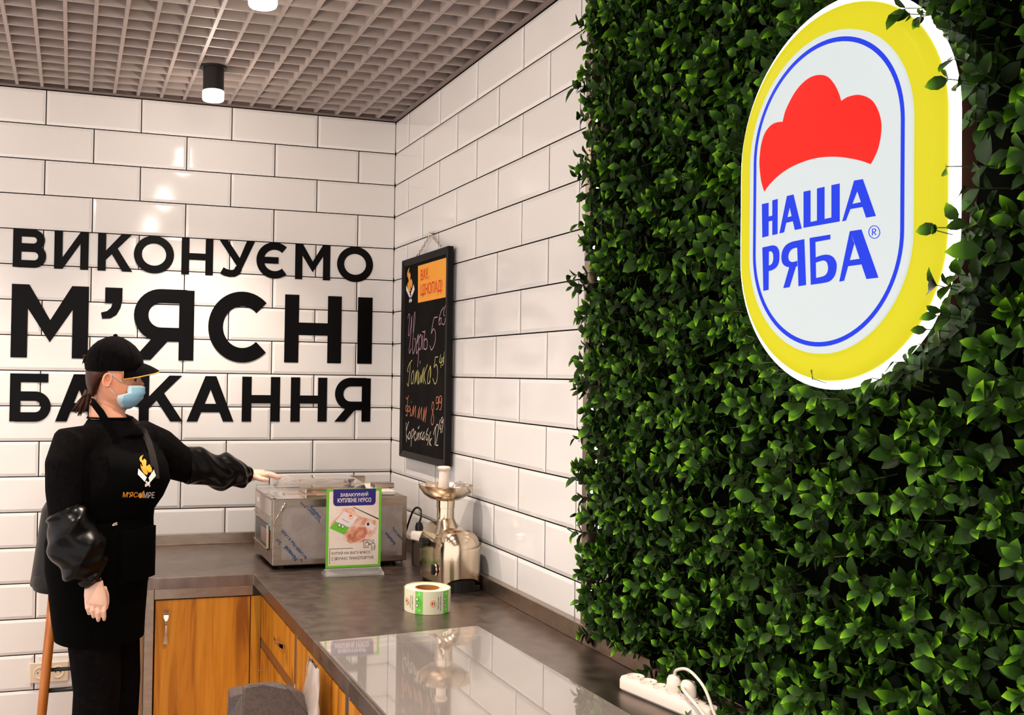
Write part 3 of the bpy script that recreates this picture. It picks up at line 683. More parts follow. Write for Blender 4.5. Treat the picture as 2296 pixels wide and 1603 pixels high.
# light strip behind the first leaves
M['led'] = mat('warm_led', (1,.9,.8), .4, emit=(1.0,.82,.62), es=26.0)
ls = thing('light_strip', 'thin strip of small warm lights behind the edge of the leaves', 'light strip', (-.012, -1.930, .95))
MB().box(-.011, -.0092, -1.936, -1.924, .945, 2.80).build('strip', M['black'], ls)
for i in range(40):
    z = .98+i*.046+random.uniform(-.012,.012)
    MB().lathe([(.0,0),(.0038,.001),(.0042,.004),(.003,.008),(0,.009)], (random.uniform(-.040,-.022), -1.950+random.uniform(-.016,.012), z), 10).build('bulb', M['led'], ls, smooth=True)
# ------------------------------------------------------------------ vacuum sealer
M['film'] = noise_col(mat('grey_protective_film', rgb(150,138,132), .5), rgb(146,133,128), rgb(158,146,140), nscale=30)
M['bluep'] = mat('blue_print', rgb(38,70,110), .6); M['lid'] = clear('clear_lid', (.97,.93,.91), haze=.06, haze_col=(.9,.80,.75), rough=.03, boost=1.3)
M['dark'] = mat('dark_panel', rgb(40,34,32), .3); M['pale'] = mat('pale_label', rgb(196,180,172), .5)
sx0, sx1, sy0, sy1, sz0, sz1 = -.689, -.140, -.650, -.262, .886, 1.143
vs = thing('vacuum_sealer', 'steel chamber vacuum sealer with a clear domed lid, under the hand', 'vacuum sealer', ((sx0+sx1)/2, (sy0+sy1)/2, ZC))
MB().box(sx0, sx1, sy0, sy1, sz0, sz1).build('body', M['steel'], vs, bevel=.003)
MB().box(sx0+.012, sx1-.012, sy0+.012, sy1-.012, ZC+.012, sz0+.002).build('underside', M['black'], vs)
for fx in (sx0+.05, sx1-.05):
    for fy in (sy0+.05, sy1-.05): MB().lathe([(.0,0),(.016,0),(.018,.016),(.0,.016)], (fx, fy, ZC+.0002), 16).build('foot', M['black'], vs, smooth=40)
fm = MB().box(sx0+.036, sx1-.020, sy0-.0012, sy0-.0002, sz0+.022, sz1-.034).build('protective_film', M['film'], vs)
cs = lambda d: (np.array([math.cos(d),0,math.sin(d)]), np.array([-math.sin(d),0,math.cos(d)]))
def film_text(body, px, py, ang, w, h, m, bold=.012):
    p = at(px, py, 1, sy0-.0016); u, v = cs(math.radians(ang)); text_on(body, p, u, v, w, h, m, fm, bold=bold)
film_text('Solution', 694, 1138, -47, .062, .013, M['bluep'], .035); film_text('LASER CO₂', 687, 1141, -47, .078, .011, M['bluep'], .035)
film_text('ber &', 673, 1128, -47, .030, .010, M['bluep'])
film_text('Novacel', 668, 1252, 131, .070, .017, M['bluep'], .04); film_text('he', 680, 1257, 131, .013, .011, M['bluep']); film_text('Sol', 632, 1217, 131, .024, .014, M['bluep'])
film_text('for LASER Fiber & LASER', 689, 1250, 131, .152, .012, M['bluep'], .03)
film_text('Solution', 888, 1218, 131, .062, .013, M['bluep'], .035); film_text('ASER CO₂', 905, 1208, 131, .066, .011, M['bluep'], .035)
MB().box(sx0-.0012, sx0-.0002, sy0+.03, sy1-.02, sz1-.072, sz1-.012).build('label', M['pale'], vs)
MB().box(sx0-.0018, sx0-.0010, sy1-.10, sy1-.055, sz1-.048, sz1-.030).build('label', M['white_print'], vs)
MB().box(sx0-.0012, sx0-.0002, sy0+.020, sy0+.075, sz1-.125, sz1-.078).build('label', mat('greenish_label', rgb(150,160,150), .6), vs)
MB().box(sx0-.004, sx0-.0002, sy0+.055, sy1-.045, sz0+.055, sz0+.145).build('control_panel', M['dark'], vs, bevel=.003)
MB().box(sx0-.0055, sx0-.004, sy0+.075, sy1-.17, sz0+.068, sz0+.125).build('display', mat('panel_display', rgb(150,120,112), .25), vs)
MB().box(sx0-.012, sx0-.004, sy0+.056, sy0+.066, sz0+.05, sz0+.15).box(sx0-.012, sx0-.004, sy0+.056, sy1-.046, sz0+.050, sz0+.058).build('panel_guard', M['polished'], vs, bevel=.001)
for yy0, yy1 in ((sy0-.006, sy0-.006), (sy1+.006, sy1+.006)):
    MB().tube([(sx0+.045, yy0, sz1-.018),(sx0-.006, yy0, sz1-.105)], .0035, 8).tube([(sx0+.045, yy0+.006*(1 if yy0 < -.5 else -1), sz1-.018),(sx0+.045, yy0-.004, sz1-.018)], .006, 8).build('lid_stay', M['chrome'], vs, smooth=True)
lid = MB()
def rr(x0, x1, y0, y1, z, r=.03, n=6):
    p = []
    for cx, cy, a in ((x1-r,y1-r,0),(x0+r,y1-r,90),(x0+r,y0+r,180),(x1-r,y0+r,270)):
        for i in range(n+1): q = math.radians(a+90*i/n); p.append((cx+r*math.cos(q), cy+r*math.sin(q), z))
    return p
MB().rings([rr(sx0-.002,sx1-.10,sy0-.002,sy1+.002,sz1+.0012,.02), rr(sx0-.002,sx1-.10,sy0-.002,sy1+.002,sz1+.014,.02), rr(sx0+.06,sx1-.145,sy0+.05,sy1-.05,sz1+.0142,.03),
             rr(sx0+.075,sx1-.155,sy0+.06,sy1-.06,sz1+.045,.04), rr(sx0+.11,sx1-.18,sy0+.09,sy1-.09,sz1+.062,.04)], True, True).build('lid', M['lid'], vs, smooth=35)
MB().box(sx0+.01, sx1-.11, sy0+.012, sy1-.012, sz1+.0004, sz1+.0010).build('lid_gasket', mat('pinkish_gasket', rgb(236,212,200), .6), vs)
MB().box(sx0+.16, sx1-.17, sy0+.14, sy1-.12, sz1+.0012, sz1+.022).build('seal_bar', M['polished'], vs, bevel=.004)
MB().box(sx0+.20, sx0+.33, sy0+.075, sy0+.12, sz1+.0012, sz1+.004).build('packet', mat('packet_pink', rgb(214,160,140), .5), vs)
MB().box(sx0+.22, sx0+.28, sy0+.078, sy0+.11, sz1+.0042, sz1+.005).build('packet_label', mat('packet_green', rgb(110,180,70), .5), vs)
MB().box(sx1-.115, sx1-.035, sy0+.05, sy1-.05, sz1+.0006, sz1+.018).build('hinge_bar', M['white_plastic'], vs, bevel=.003)
MB().box(sx1-.10, sx1-.012, sy0+.13, sy0+.19, sz1+.0186, sz1+.040).build('hinge_cover', M['steel'], vs, bevel=.004)
MB().box(sx1-.17, sx1-.08, sy1-.06, sy1-.03, sz1+.02, sz1+.05).build('hinge_cover', M['steel'], vs, bevel=.004)
MB().lathe([(0,.0),(.006,.0),(.006,.022),(.004,.024),(0,.024)], (sx1-.105, sy0+.10, sz1+.018), 12).build('screw', M['chrome'], vs, smooth=40)

# ------------------------------------------------------------------ acrylic notice stand
M['paper'] = noise_col(mat('notice_paper', rgb(232,214,198), .6), rgb(226,204,188), rgb(238,222,208), nscale=9)
M['greenp'] = mat('green_print', rgb(104,186,40), .5); M['navy'] = mat('navy_print', rgb(36,26,110), .5); M['textp'] = mat('dark_print', rgb(50,42,48), .6)
ns = thing('notice_stand', 'green-framed notice in a clear acrylic stand in front of the vacuum sealer', 'notice', (-.405, -.80, ZC))
NY = -.800; nx0, nx1, nz0, nz1 = -.5145, -.2975, .8985, 1.196
MB().box(nx0-.001, nx1+.001, NY, NY+.0025, nz0-.002, nz1+.003).build('acrylic_front', M['clear'], ns)
MB().rings([[(nx0-.006,NY-.03,ZC+.0004),(nx1+.006,NY-.03,ZC+.0004),(nx1+.006,NY+.04,ZC+.0004),(nx0-.006,NY+.04,ZC+.0004)],
            [(nx0-.006,NY-.03,ZC+.006),(nx1+.006,NY-.03,ZC+.006),(nx1+.006,NY+.04,ZC+.006),(nx0-.006,NY+.04,ZC+.006)],
            [(nx0-.001,NY,nz0-.002),(nx1+.001,NY,nz0-.002),(nx1+.001,NY+.0025,nz0-.002),(nx0-.001,NY+.0025,nz0-.002)]]).build('acrylic_base', clear('acrylic_foot', haze=.22), ns)
sh = MB().box(nx0, nx1, NY-.0016, NY-.0004, nz0, nz1).build('green_sheet', M['greenp'], ns)
NW = nx1-nx0; NH = nz1-nz0
def npt(u, v, e): return (nx0+u*NW, NY-.0016-e, nz0+(1-v)*NH)
def npoly(name, pts, m, e, parent=None): return MB().poly([npt(u, v, e) for u, v in pts]).build(name, m, parent or sh)
# pixel -> sheet u,v of the close-up (origin 540,1000 scale 3.817): sheet x 722..1205, y 370..1040
q = lambda x, y: ((x-726)/(1203-726), (y-368)/(1043-368))
npoly('white_sheet', [(.045,.032),(.955,.032),(.955,.972),(.045,.972)], M['paper'], .0002)
npoly('navy_panel', [q(782,370),(.895,.003),q(1152,480),q(1146,500),q(1130,512),q(805,514),q(788,502),q(782,480)], M['navy'], .0004)
def ntext(body, x0, y0, x1, y1, m, bold):
    (u0, v0), (u1, v1) = q(x0, y1), q(x1, y0)
    text_on(body, npt(u0, v0, .0007), (NW,0,0), (0,0,NH), u1-u0, v0-v1, m, sh, bold=bold)
ntext('ЗАВАКУУМУЙ', 842, 396, 1085, 434, M['white_print'], .02); ntext('КУПЛЕНЕ М\'ЯСО', 820, 447, 1112, 484, M['white_print'], .02)
ntext('КУПУЙ НА ВАГУ М\'ЯСО', 776, 900, 1112, 930, M['textp'], .006); ntext('І ЗРУЧНО ТРАНСПОРТУЙ', 776, 944, 1138, 978, M['textp'], .006)
npoly('rule', [q(757,878),q(960,878),q(960,882),q(757,882)], M['textp'], .0006); npoly('rule', [q(757,878),q(761,878),q(761,1012),q(757,1012)], M['textp'], .0006)
npoly('picture_line', [q(955,522),q(1180,628),q(1180,640),q(955,528)], M['textp'], .0004)
M['pinkp'] = noise_col(mat('meat_print', rgb(232,178,152), .6), rgb(214,140,112), rgb(242,204,184), nscale=45)
M['pinkd'] = noise_col(mat('meat_print_dark', rgb(200,124,94), .6), rgb(180,100,74), rgb(222,156,126), nscale=60)
npoly('meat_picture', [q(895,525),q(960,540),q(1000,600),q(1160,650),q(1172,700),q(1150,760),q(1050,830),q(940,840),q(870,800),q(880,750),q(760,690),q(765,660),q(840,590),q(860,540)], M['pinkp'], .0004)
npoly('meat_picture', [q(900,780),q(940,730),q(1010,700),q(1065,700),q(1085,745),q(1060,790),q(980,830),q(920,830)], M['pinkd'], .0005)
npoly('pack_label', [q(880,560),q(1000,612),q(925,700),q(805,645)], M['white_print'], .0006)
npoly('pack_label', [q(805,645),q(925,700),q(880,760),q(755,700)], M['greenp'], .0006)
npoly('pack_label', [q(1080,650),q(1150,690),q(1130,735),q(1058,690)], M['white_print'], .0006)
def disc(name, cx, cy, rx, ry, m, e): npoly(name, [q(cx+rx*math.cos(2*math.pi*i/20), cy+ry*math.sin(2*math.pi*i/20)) for i in range(20)], m, e)
for cx, cy in ((838,678),(868,690)): disc('pack_dot', cx, cy, 14, 18, M['textp'], .0007); disc('pack_dot', cx, cy, 10, 13, M['white_print'], .0008)
disc('pack_emblem', 935, 605, 22, 24, M['orange'], .0007); disc('pack_emblem', 935, 605, 17, 19, M['white_print'], .0008); disc('pack_emblem', 935, 600, 11, 9, M['redp'], .0009)
disc('pack_dot', 1088, 676, 12, 15, M['textp'], .0007)
text_on('Піклуючись', npt(*q(862,632), .0008), (NW*.8,0,-NW*.42), (0,0,NH), .16, .018, M['textp'], sh)
# line drawing of a person taking a bag
ic = MB()
def iline(pts, t=.0016):
    pp = [npt(*q(*p), .0008) for p in pts]
    for quad in stroke2([(p[0], p[2]) for p in pp], t): ic.poly([(a, NY-.0024, c) for a, c in quad])
iline([(1108,830),(1108,810),(1052,810),(1052,878),(1100,878)]); iline([(1064,835),(1096,835),(1096,865),(1064,865),(1064,835)]); iline([(1072,835),(1072,822),(1088,822),(1088,835)])
iline([(1132+10*math.cos(2*math.pi*i/12), 825+11*math.sin(2*math.pi*i/12)) for i in range(13)]); iline([(1098,845),(1145,843),(1155,870),(1150,890)]); iline([(1098,845),(1098,852),(1120,855),(1120,905)]); iline([(1132,870),(1132,905)]); iline([(1145,860),(1145,905)])
ic.build('line_drawing', M['textp'], sh)

# ------------------------------------------------------------------ meat grinder
gx0, gx1, gy0, gy1 = -.187, -.030, -1.195, -.925
gr = thing('meat_grinder', 'polished steel electric meat grinder with a round tray, against the right wall', 'meat grinder', ((gx0+gx1)/2, -1.06, ZC))
def arch(x0, x1, z0, z1, y, n=16, sq=.62):
    c = (x0+x1)/2; r = (x1-x0)/2; zs = z1-r*1.02
    p = [(x0,y,z0)]
    for i in range(n+1):
        a = math.pi*(1-i/n); p.append((c+r*math.copysign(abs(math.cos(a))**.97, math.cos(a)), y, zs+r*1.02*math.sin(a)**.97))
    p.append((x1,y,z0)); return p
def bullet(ins, z, lift=0.0, n=22):
    """plan outline: straight sides, round front; lift raises the middle of the front edge"""
    c = (gx0+gx1)/2; r = (gx1-gx0)/2-ins; p = [(gx0+ins, gy0+.115, z)]
    for i in range(n+1):
        a = math.pi*(1-i/n); s_ = math.sin(a)
        p.append((c+r*math.copysign(abs(math.cos(a))**.8, math.cos(a)), gy0+.072-(.072-ins)*s_**.9, z+lift*max(0, (s_-.55)/.45)**.7))
    p.append((gx1-ins, gy0+.115, z)); return p
MB().rings([bullet(0,.886,.034), bullet(0,.925), bullet(0,.98), bullet(0,1.02), bullet(.003,1.038), bullet(.010,1.055), bullet(.022,1.070), bullet(.038,1.080), bullet(.055,1.084)]).build('front_shell', M['polished'], gr, smooth=60)
# boxy motor housing behind, sloped top
MB().rings([[(gx0+.006,gy0+.070,.886),(gx1-.010,gy0+.070,.886),(gx1-.010,gy0+.070,1.030),(gx1-.04,gy0+.070,1.062),(gx0+.04,gy0+.070,1.062),(gx0+.006,gy0+.070,1.030)],
            [(gx0-.004,gy1-.04,.886),(gx1-.004,gy1-.04,.886),(gx1-.004,gy1-.04,1.05),(gx1-.03,gy1-.04,1.092),(gx0+.03,gy1-.04,1.092),(gx0-.004,gy1-.04,1.05)],
            [(gx0+.004,gy1,.890),(gx1-.012,gy1,.890),(gx1-.012,gy1,1.03),(gx1-.04,gy1,1.065),(gx0+.038,gy1,1.065),(gx0+.004,gy1,1.03)]]).build('motor_housing', M['polished'], gr, bevel=.006)
MB().box(gx0+.012, gx1-.012, gy0+.02, gy1-.01, ZC+.0004, .892).build('base', M['black'], gr, bevel=.004)
MB().rings([[(x_, y_+.004, z_) for x_, y_, z_ in bullet(.006, z)] for z in (ZC+.0006, .918)]).build('base_front', M['black'], gr)
tc = np.array([-.128, -1.045])
MB().rings([[(tc[0]+r*math.cos(2*math.pi*k/24), tc[1]+r*math.sin(2*math.pi*k/24)+dy, z) for k in range(24)] for r, z, dy in ((.052,1.060,-.03),(.040,1.082,-.022),(.033,1.105,-.008),(.0315,1.115,0),(.0315,1.150,0),(.0335,1.151,0),(.0335,1.180,0))]).build('feed_tube', M['polished'], gr, smooth=40)
MB().lathe([(.0,1.176),(.030,1.176),(.055,1.182),(.080,1.198),(.097,1.222),(.101,1.233),(.0985,1.233),(.093,1.222),(.076,1.201),(.054,1.187),(.028,1.182),(0,1.182)], (*tc,0), 40).build('tray', M['polished'], gr, smooth=50)
MB().lathe([(.0,1.183),(.024,1.183),(.021,1.215),(.018,1.270),(.0175,1.285),(.023,1.291),(.024,1.297),(.020,1.302),(0,1.303)], (tc[0]-.012, tc[1]-.01, 0), 24).build('pusher', mat('white_pusher', rgb(240,220,205), .45), gr, smooth=40)
for (px, py, r) in ((956,1216,.020),(952,1278,0)):
    p = at(px, py, 0, gx0-.006)
    if r: MB().tube([(gx0-.002,p[1],p[2]),(gx0-.028,p[1],p[2])], [r*.8,r], 16).build('knob', M['black'], gr, smooth=40)
p = at(974, 1277, 0, gx0-.006)
MB().tube([(gx0-.003,p[1],p[2]),(gx0-.009,p[1],p[2])], .022, 20).build('switch_ring', M['chrome'], gr, smooth=40)
MB().box(gx0-.016, gx0-.008, p[1]-.010, p[1]+.010, p[2]-.018, p[2]+.018).build('switch', M['black'], gr, bevel=.003)
pf = MB()
bagc = (tc[0]+.055, tc[1]-.01)
pr_ = [[(bagc[0]+r*math.cos(2*math.pi*k/14)*random.uniform(.75,1.25), bagc[1]+r*.8*math.sin(2*math.pi*k/14)*random.uniform(.75,1.25), z+random.uniform(-.003,.003)) for k in range(14)] for r, z in ((.020,1.196),(.034,1.206),(.036,1.224),(.024,1.240),(.008,1.246))]
pf.rings(pr_)
tag(pf.build('crumpled_packet', clear('shiny_clear_film', haze=.25, rough=.08, boost=2.5), None), 'small crumpled clear plastic packet lying in the tray of the meat grinder', 'packet')

# ------------------------------------------------------------------ roll of labels
M['cream'] = mat('cream_label', rgb(236,230,200), .5); M['lgreen'] = noise_col(mat('label_green', rgb(110,214,70), .5), rgb(90,196,52), rgb(132,226,92), nscale=50); M['card'] = mat('cardboard_core', rgb(176,118,62), .7)
rl = thing('label_roll', 'roll of white and green printed labels standing on the worktop', 'label roll', (-.323, -1.392, ZC))
rc = (-.323, -1.392); RR = .0765; RH = .074
MB().lathe([(.040,ZC+.0004),(RR-.004,ZC+.0004),(RR-.004,ZC+RH-.003),(.040,ZC+RH-.003)], (*rc,0), 48).build('wound_paper', M['cream'], rl, smooth=40)
MB().lathe([(.0405,ZC+.0006),(.0405,ZC+RH-.002),(.0375,ZC+RH-.002),(.0375,ZC+.0006),(.0405,ZC+.0006)], (*rc,0), 40).build('core', M['card'], rl, smooth=40)
def rp(a, z, r=RR): return (rc[0]+r*math.cos(a), rc[1]+r*math.sin(a), ZC+z)
sp = MB()
NA = 72
for i in range(NA):
    a0, a1 = 2*math.pi*i/NA, 2*math.pi*(i+1)/NA
    r0, r1 = (RR-.0035+.0035*min(1, i/24)), (RR-.0035+.0035*min(1, (i+1)/24))
    b0 = math.radians(115)
    sp.add([rp(b0+a0,.0006,r0),rp(b0+a1,.0006,r1),rp(b0+a1,RH,r1),rp(b0+a0,RH,r0)], [(0,1,2,3)])
sp.build('outer_turn', M['cream'], rl, smooth=True)
def patch(name, a0, a1, z0, z1, m, e, parent=rl, n=8):
    mb = MB()
    for i in range(n):
        p, q_ = a0+(a1-a0)*i/n, a0+(a1-a0)*(i+1)/n
        mb.add([rp(p,z0,RR+e),rp(q_,z0,RR+e),rp(q_,z1,RR+e),rp(p,z1,RR+e)], [(0,1,2,3)])
    return mb.build(name, m, parent, smooth=True)
def dot(cx, cz, rx, rz, m, e):
    MB().poly([rp(cx+rx/RR*math.cos(2*math.pi*i/16), cz+rz*math.sin(2*math.pi*i/16), RR+e) for i in range(16)]).build('label_print', m, rl)
def rtext(body, a, z, w, h, m):
    text_on(body, (0,0,0), (1,0,0), (0,0,1), w, h, m, rl, name='label_print', bold=.008, fmap=lambda u, v: rp(a-v/RR, z+u, RR+.0006))
deg = math.radians
pitch = deg(72)
A0 = deg(-130)     # middle of the green band that faces the camera
for k_ in range(5):
    c = A0+k_*pitch
    patch('label_green_band', c-deg(9.5), c+deg(9.5), .001, RH-.001, M['lgreen'], .0003)
    for cz in (.028,.048): dot(c-deg(5), cz, .0058, .0062, M['textp'], .0006); dot(c-deg(5), cz, .0042, .0046, M['white_print'], .0008)
    for cz in (.064,.013): dot(c+deg(1), cz, .0028, .003, M['white_print'], .0006)
    dot(c+deg(35), .036, .0105, .0105, M['orange'], .0006); dot(c+deg(35), .036, .0082, .0082, M['white_print'], .0008); dot(c+deg(32.5), .036, .0028, .0055, M['redp'], .0010); dot(c+deg(37.5), .036, .0014, .0055, M['navy'], .0010)
    rtext('Піклуючись', c-deg(22), .018, .040, .0055, M['textp']); rtext('про майбутнє', c-deg(16), .012, .046, .0055, M['textp'])

# ------------------------------------------------------------------ acrylic plate lying on the worktop
gp = MB().prism([(-.764,-1.716,ZC+.0004),(-.256,-1.655,ZC+.0004),(-.226,-2.600,ZC+.0004),(-.760,-2.600,ZC+.0004)], (0,0,.008)).build('acrylic_plate', M['plate'], None, bevel=.0008)
tag(gp, 'clear acrylic plate lying flat on the steel worktop near the camera', 'acrylic plate')

# ------------------------------------------------------------------ power strips
def strip(name, label, c, ang, n, L, red=False, plugs=()):
    t = thing(name, label, 'power strip', c)
    ca_, sa_ = math.cos(ang), math.sin(ang)
    T = lambda u, v, z: (c[0]+ca_*u-sa_*v, c[1]+sa_*u+ca_*v, c[2]+z)
    hw = .026
    def ring(w, z, dl): 
        r = min(w, .012); p = []
        for cx, cy, a in ((L/2-dl-r, w-r, 0), (-L/2+dl+r, w-r, 90), (-L/2+dl+r, -w+r, 180), (L/2-dl-r, -w+r, 270)):
            for i in range(5): q_ = math.radians(a+22.5*i); p.append(T(cx+r*math.cos(q_), cy+r*math.sin(q_), z))
        return p
    MB().rings([ring(hw-.004,.0006,.003), ring(hw,.006,0), ring(hw,.026,0), ring(hw-.003,.034,.002), ring(hw-.010,.036,.006)]).build('housing', M['white_plastic'], t, smooth=35)
    for i in range(n):
        u = -L/2+.034+i*.043
        rs = lambda r, z: [T(u+r*math.cos(2*math.pi*k/24), r*math.sin(2*math.pi*k/24), z) for k in range(24)]
        s_ = MB().rings([rs(.0205,.030), rs(.0215,.040), rs(.0195,.0405), rs(.018,.0365), rs(.0,.0365)], False, False).build('socket', M['white_plastic'], t, smooth=40)
        for dv in (-.0095,.0095):
            MB().tube([T(u,dv,.0360),T(u,dv,.0370)], .0024, 8).build('socket_hole', M['black'], s_)
    if red: MB().tube([T(L/2-.022,0,.035),T(L/2-.022,0,.040)], .0095, 16, ).build('red_switch', mat('red_switch', rgb(200,40,30), .3), t, smooth=40)
    return t, T
pc = at(1500, 1556, 2, ZC+.02); pa, pb = at(1404,1530,2,ZC+.012), at(1590,1600,2,ZC+.012)
ang = math.atan2(pb[1]-pa[1], pb[0]-pa[0])
p1, T1 = strip('power_strip', 'long white power strip with two plugs, lying on the worktop below the leaves', ((-.098),-2.415,ZC), math.radians(-79), 5, .285)
def cable(name, pts, r, m, parent, sub=6):
    P_ = [np.array(p, float) for p in pts]; s = []
    for i in range(len(P_)-1):
        a, b, c, d = P_[max(i-1,0)], P_[i], P_[i+1], P_[min(i+2,len(P_)-1)]
        for k in range(sub):
            t = k/sub; s.append(.5*((2*b)+(c-a)*t+(2*a-5*b+4*c-d)*t*t+(3*b-a-3*c+d)*t**3))
    s.append(P_[-1]); return MB().tube(s, r, 8).build(name, m, parent, smooth=True)
M['cord'] = mat('white_cord', rgb(232,218,204), .45)
for u, lbl, up in ((.020,'white plug standing in the power strip, cord arching to the right',True), (.063,'white plug at the end of the power strip, cord running down out of frame',False)):
    g = thing('power_plug', lbl, 'plug', T1(u,0,.037))
    rs = lambda r, z: [T1(u+r*math.cos(2*math.pi*k/20), r*.92*math.sin(2*math.pi*k/20), z) for k in range(20)]
    MB().rings([rs(.0175,.0372), rs(.0185,.048), rs(.018,.066), rs(.014,.074), rs(.006,.077)], True, True).build('plug_body', M['white_plastic'], g, smooth=40)
    if up: cable('cord', [T1(u,0,.074),T1(u+.012,-.006,.092),T1(u+.055,-.012,.104),T1(u+.105,-.016,.080),T1(u+.135,-.018,.035),T1(u+.15,-.01,.006),T1(u+.19,-.02,.0045)], .0036, M['cord'], g)
    else:
        cable('cord', [T1(u,-.014,.062),T1(u+.018,-.030,.060),T1(u+.06,-.034,.040),T1(u+.095,-.03,.012),T1(u+.13,-.03,.0045)], .0042, M['cord'], g)
        MB().box(*sorted((T1(u,-.0185,0)[0],T1(u,-.0195,0)[0])), T1(u+.004,-.018,0)[1]-.004, T1(u-.004,-.018,0)[1]+.0, ZC+.050, ZC+.055).build('mark', M['black'], g)
p2, T2 = strip('power_strip', 'white power strip with a red switch, half hidden behind the meat grinder', (-.075,-.735,ZC+.098), math.radians(-72), 3, .20, True)
p2.rotation_euler = (0, 0, 0)
sup = MB().box(-.115,-.035,-.83,-.64,ZC+.0004,ZC+.0975).build('carton', mat('dark_carton', rgb(60,46,40), .8), None, bevel=.002)
tag(sup, 'dark box in the shadow behind the meat grinder, under the power strip', 'box')
g = thing('power_plug', 'black plug with a thick black cord beside the vacuum sealer', 'plug', T2(-.066,0,.037))
rs = lambda r, z: [T2(-.066+r*math.cos(2*math.pi*k/16), r*math.sin(2*math.pi*k/16), z) for k in range(16)]
MB().rings([rs(.016,.0372), rs(.017,.055), rs(.012,.072)]).build('plug_body', M['black'], g, smooth=40)
cable('cord', [T2(-.066,0,.07),T2(-.05,-.004,.098),T2(-.075,.01,.125),T2(-.12,.012,.115),T2(-.17,.012,.02),T2(-.20,.012,-.09)], .0042, M['black'], g)
g2 = thing('power_plug', 'black round plug in the power strip beside the meat grinder knob', 'plug', T2(.02,0,.037))
rs2 = lambda r, z: [T2(.02+r*math.cos(2*math.pi*k/16), r*math.sin(2*math.pi*k/16), z) for k in range(16)]
MB().rings([rs2(.017,.0372), rs2(.018,.050), rs2(.013,.066)]).build('plug_body', M['black'], g2, smooth=40)

# ------------------------------------------------------------------ wall socket low on the left
so = thing('wall_socket', 'white double wall socket low on the tiled back wall behind the stool', 'wall socket', (-1.512, 0, .35))
M['sock'] = mat('cream_socket', rgb(226,206,182), .4)
MB().box(-1.590,-1.434,-.010,-.0006,.3085,.3915).build('cover_frame', M['sock'], so, bevel=.002)
for cx in (-1.548,-1.476):
    rr_ = lambda r, y: [(cx+r*math.cos(2*math.pi*k/28), y, .350+r*math.sin(2*math.pi*k/28)) for k in range(28)]
    s_ = MB().rings([rr_(.026,-.0098),rr_(.0245,-.0125),rr_(.0225,-.0125),rr_(.021,-.0105),rr_(0.0005,-.0105)], False, False).build('socket', M['sock'], so, smooth=30)
    for dx in (-.0095,.0095): MB().tube([(cx+dx,-.0100,.350),(cx+dx,-.0112,.350)], .0028, 10).build('socket_hole', M['black'], s_)
    MB().tube([(cx,-.0100,.364),(cx,-.0115,.364)], .0022, 8).build('earth_pin', M['chrome'], s_)

# ------------------------------------------------------------------ plastic bag hanging from the worktop edge
bg_ = MB(); NU, NV = 14, 10
G = []
for j in range(NV+1):
    v = j/NV; wv = .055+.045*min(1, v*1.6)-.02*max(0, v-.75)
    row = []
    for i in range(NU):
        a = 2*math.pi*i/NU
        row.append((-.785-(.006+.016*v)*math.cos(a)+random.uniform(-.003,.003)*(v > 0)-.012*v, -1.738+.01*v+wv*math.sin(a)*(1+.10*math.cos(7*a+v*3)), .826-.22*v+random.uniform(-.004,.004)))
    G.append(row)
bg_.rings(G, False, True)
tag(bg_.build('plastic_bag', M['bag'], None, smooth=True), 'crumpled clear plastic bag hanging from the front edge of the right worktop', 'bag')
# ------------------------------------------------------------------ bar stool behind the woman
M['leather'] = mat('black_leather', rgb(9,6,6), .38, spec=.2); M['charcoal'] = noise_col(mat('charcoal_upholstery', rgb(70,58,54), .6), rgb(64,53,50), rgb(78,66,61), nscale=120)
def bucket(name, parent, m, c, rx, ry, z0, z1, a0, a1, lean, th, n=26, drop=.55, wing=.5):
    """upholstered back shell: outer ring z0..z1 between the angles a0..a1, wings lower than the middle"""
    mb = MB(); rows = 7
    def P(a, t, k):
        mid = (a0+a1)/2; w = abs(a-mid)/((a1-a0)/2); top = z1-(z1-z0)*drop*max(0, (w-wing)/(1-wing))**1.5
        s = 1-lean*t*(top-z0)/(z1-z0)
        return (c[0]+(rx*s-k)*math.cos(a), c[1]+(ry*s-k)*math.sin(a), z0+(top-z0)*t)
    prof = [(0,0),(.3,0),(.6,0),(.9,0),(.98,th*.25),(1.0,th*.5),(.98,th*.8),(.85,th),(.5,th),(.12,th)]
    rg = []
    for i in range(n+1):
        a = a0+(a1-a0)*i/n; rg.append([P(a, t, k) for t, k in prof])
    mb.rings(rg)
    return mb.build(name, m, parent, smooth=60)
scx, scy = -1.395, -.372
st1 = thing('bar_stool', 'black leather bar stool with wooden legs, behind the woman', 'stool', (scx, scy, 0))
def sq(cx, cy, r, z, n=28, p=2.6):
    return [(cx+r*math.copysign(abs(math.cos(2*math.pi*i/n))**(2/p), math.cos(2*math.pi*i/n)), cy+r*math.copysign(abs(math.sin(2*math.pi*i/n))**(2/p), math.sin(2*math.pi*i/n)), z) for i in range(n)]
MB().rings([sq(scx,scy,.15,.782), sq(scx,scy,.180,.790), sq(scx,scy,.186,.815), sq(scx,scy,.178,.845), sq(scx,scy,.14,.858)]).build('seat', M['leather'], st1, smooth=60)
bucket('backrest', st1, M['leather'], (scx, scy), .190, .188, .800, 1.12, math.radians(85), math.radians(272), .22, .045)
for sx_, sy_ in ((-1,-1),(1,-1),(-1,1),(1,1)):
    tp = np.array([scx+sx_*.100, scy+sy_*.115, .784]); bt = np.array([scx+sx_*.158, scy+sy_*.160, .0])
    MB().tube([tp, tp*.5+bt*.5, bt], [.019,.018,.014], 12).build('leg', M['wood2'], st1, smooth=True)
def legp(sx_, sy_, z): t = (.784-z)/.784; return (scx+sx_*(.100+.058*t), scy+sy_*(.115+.045*t), z)
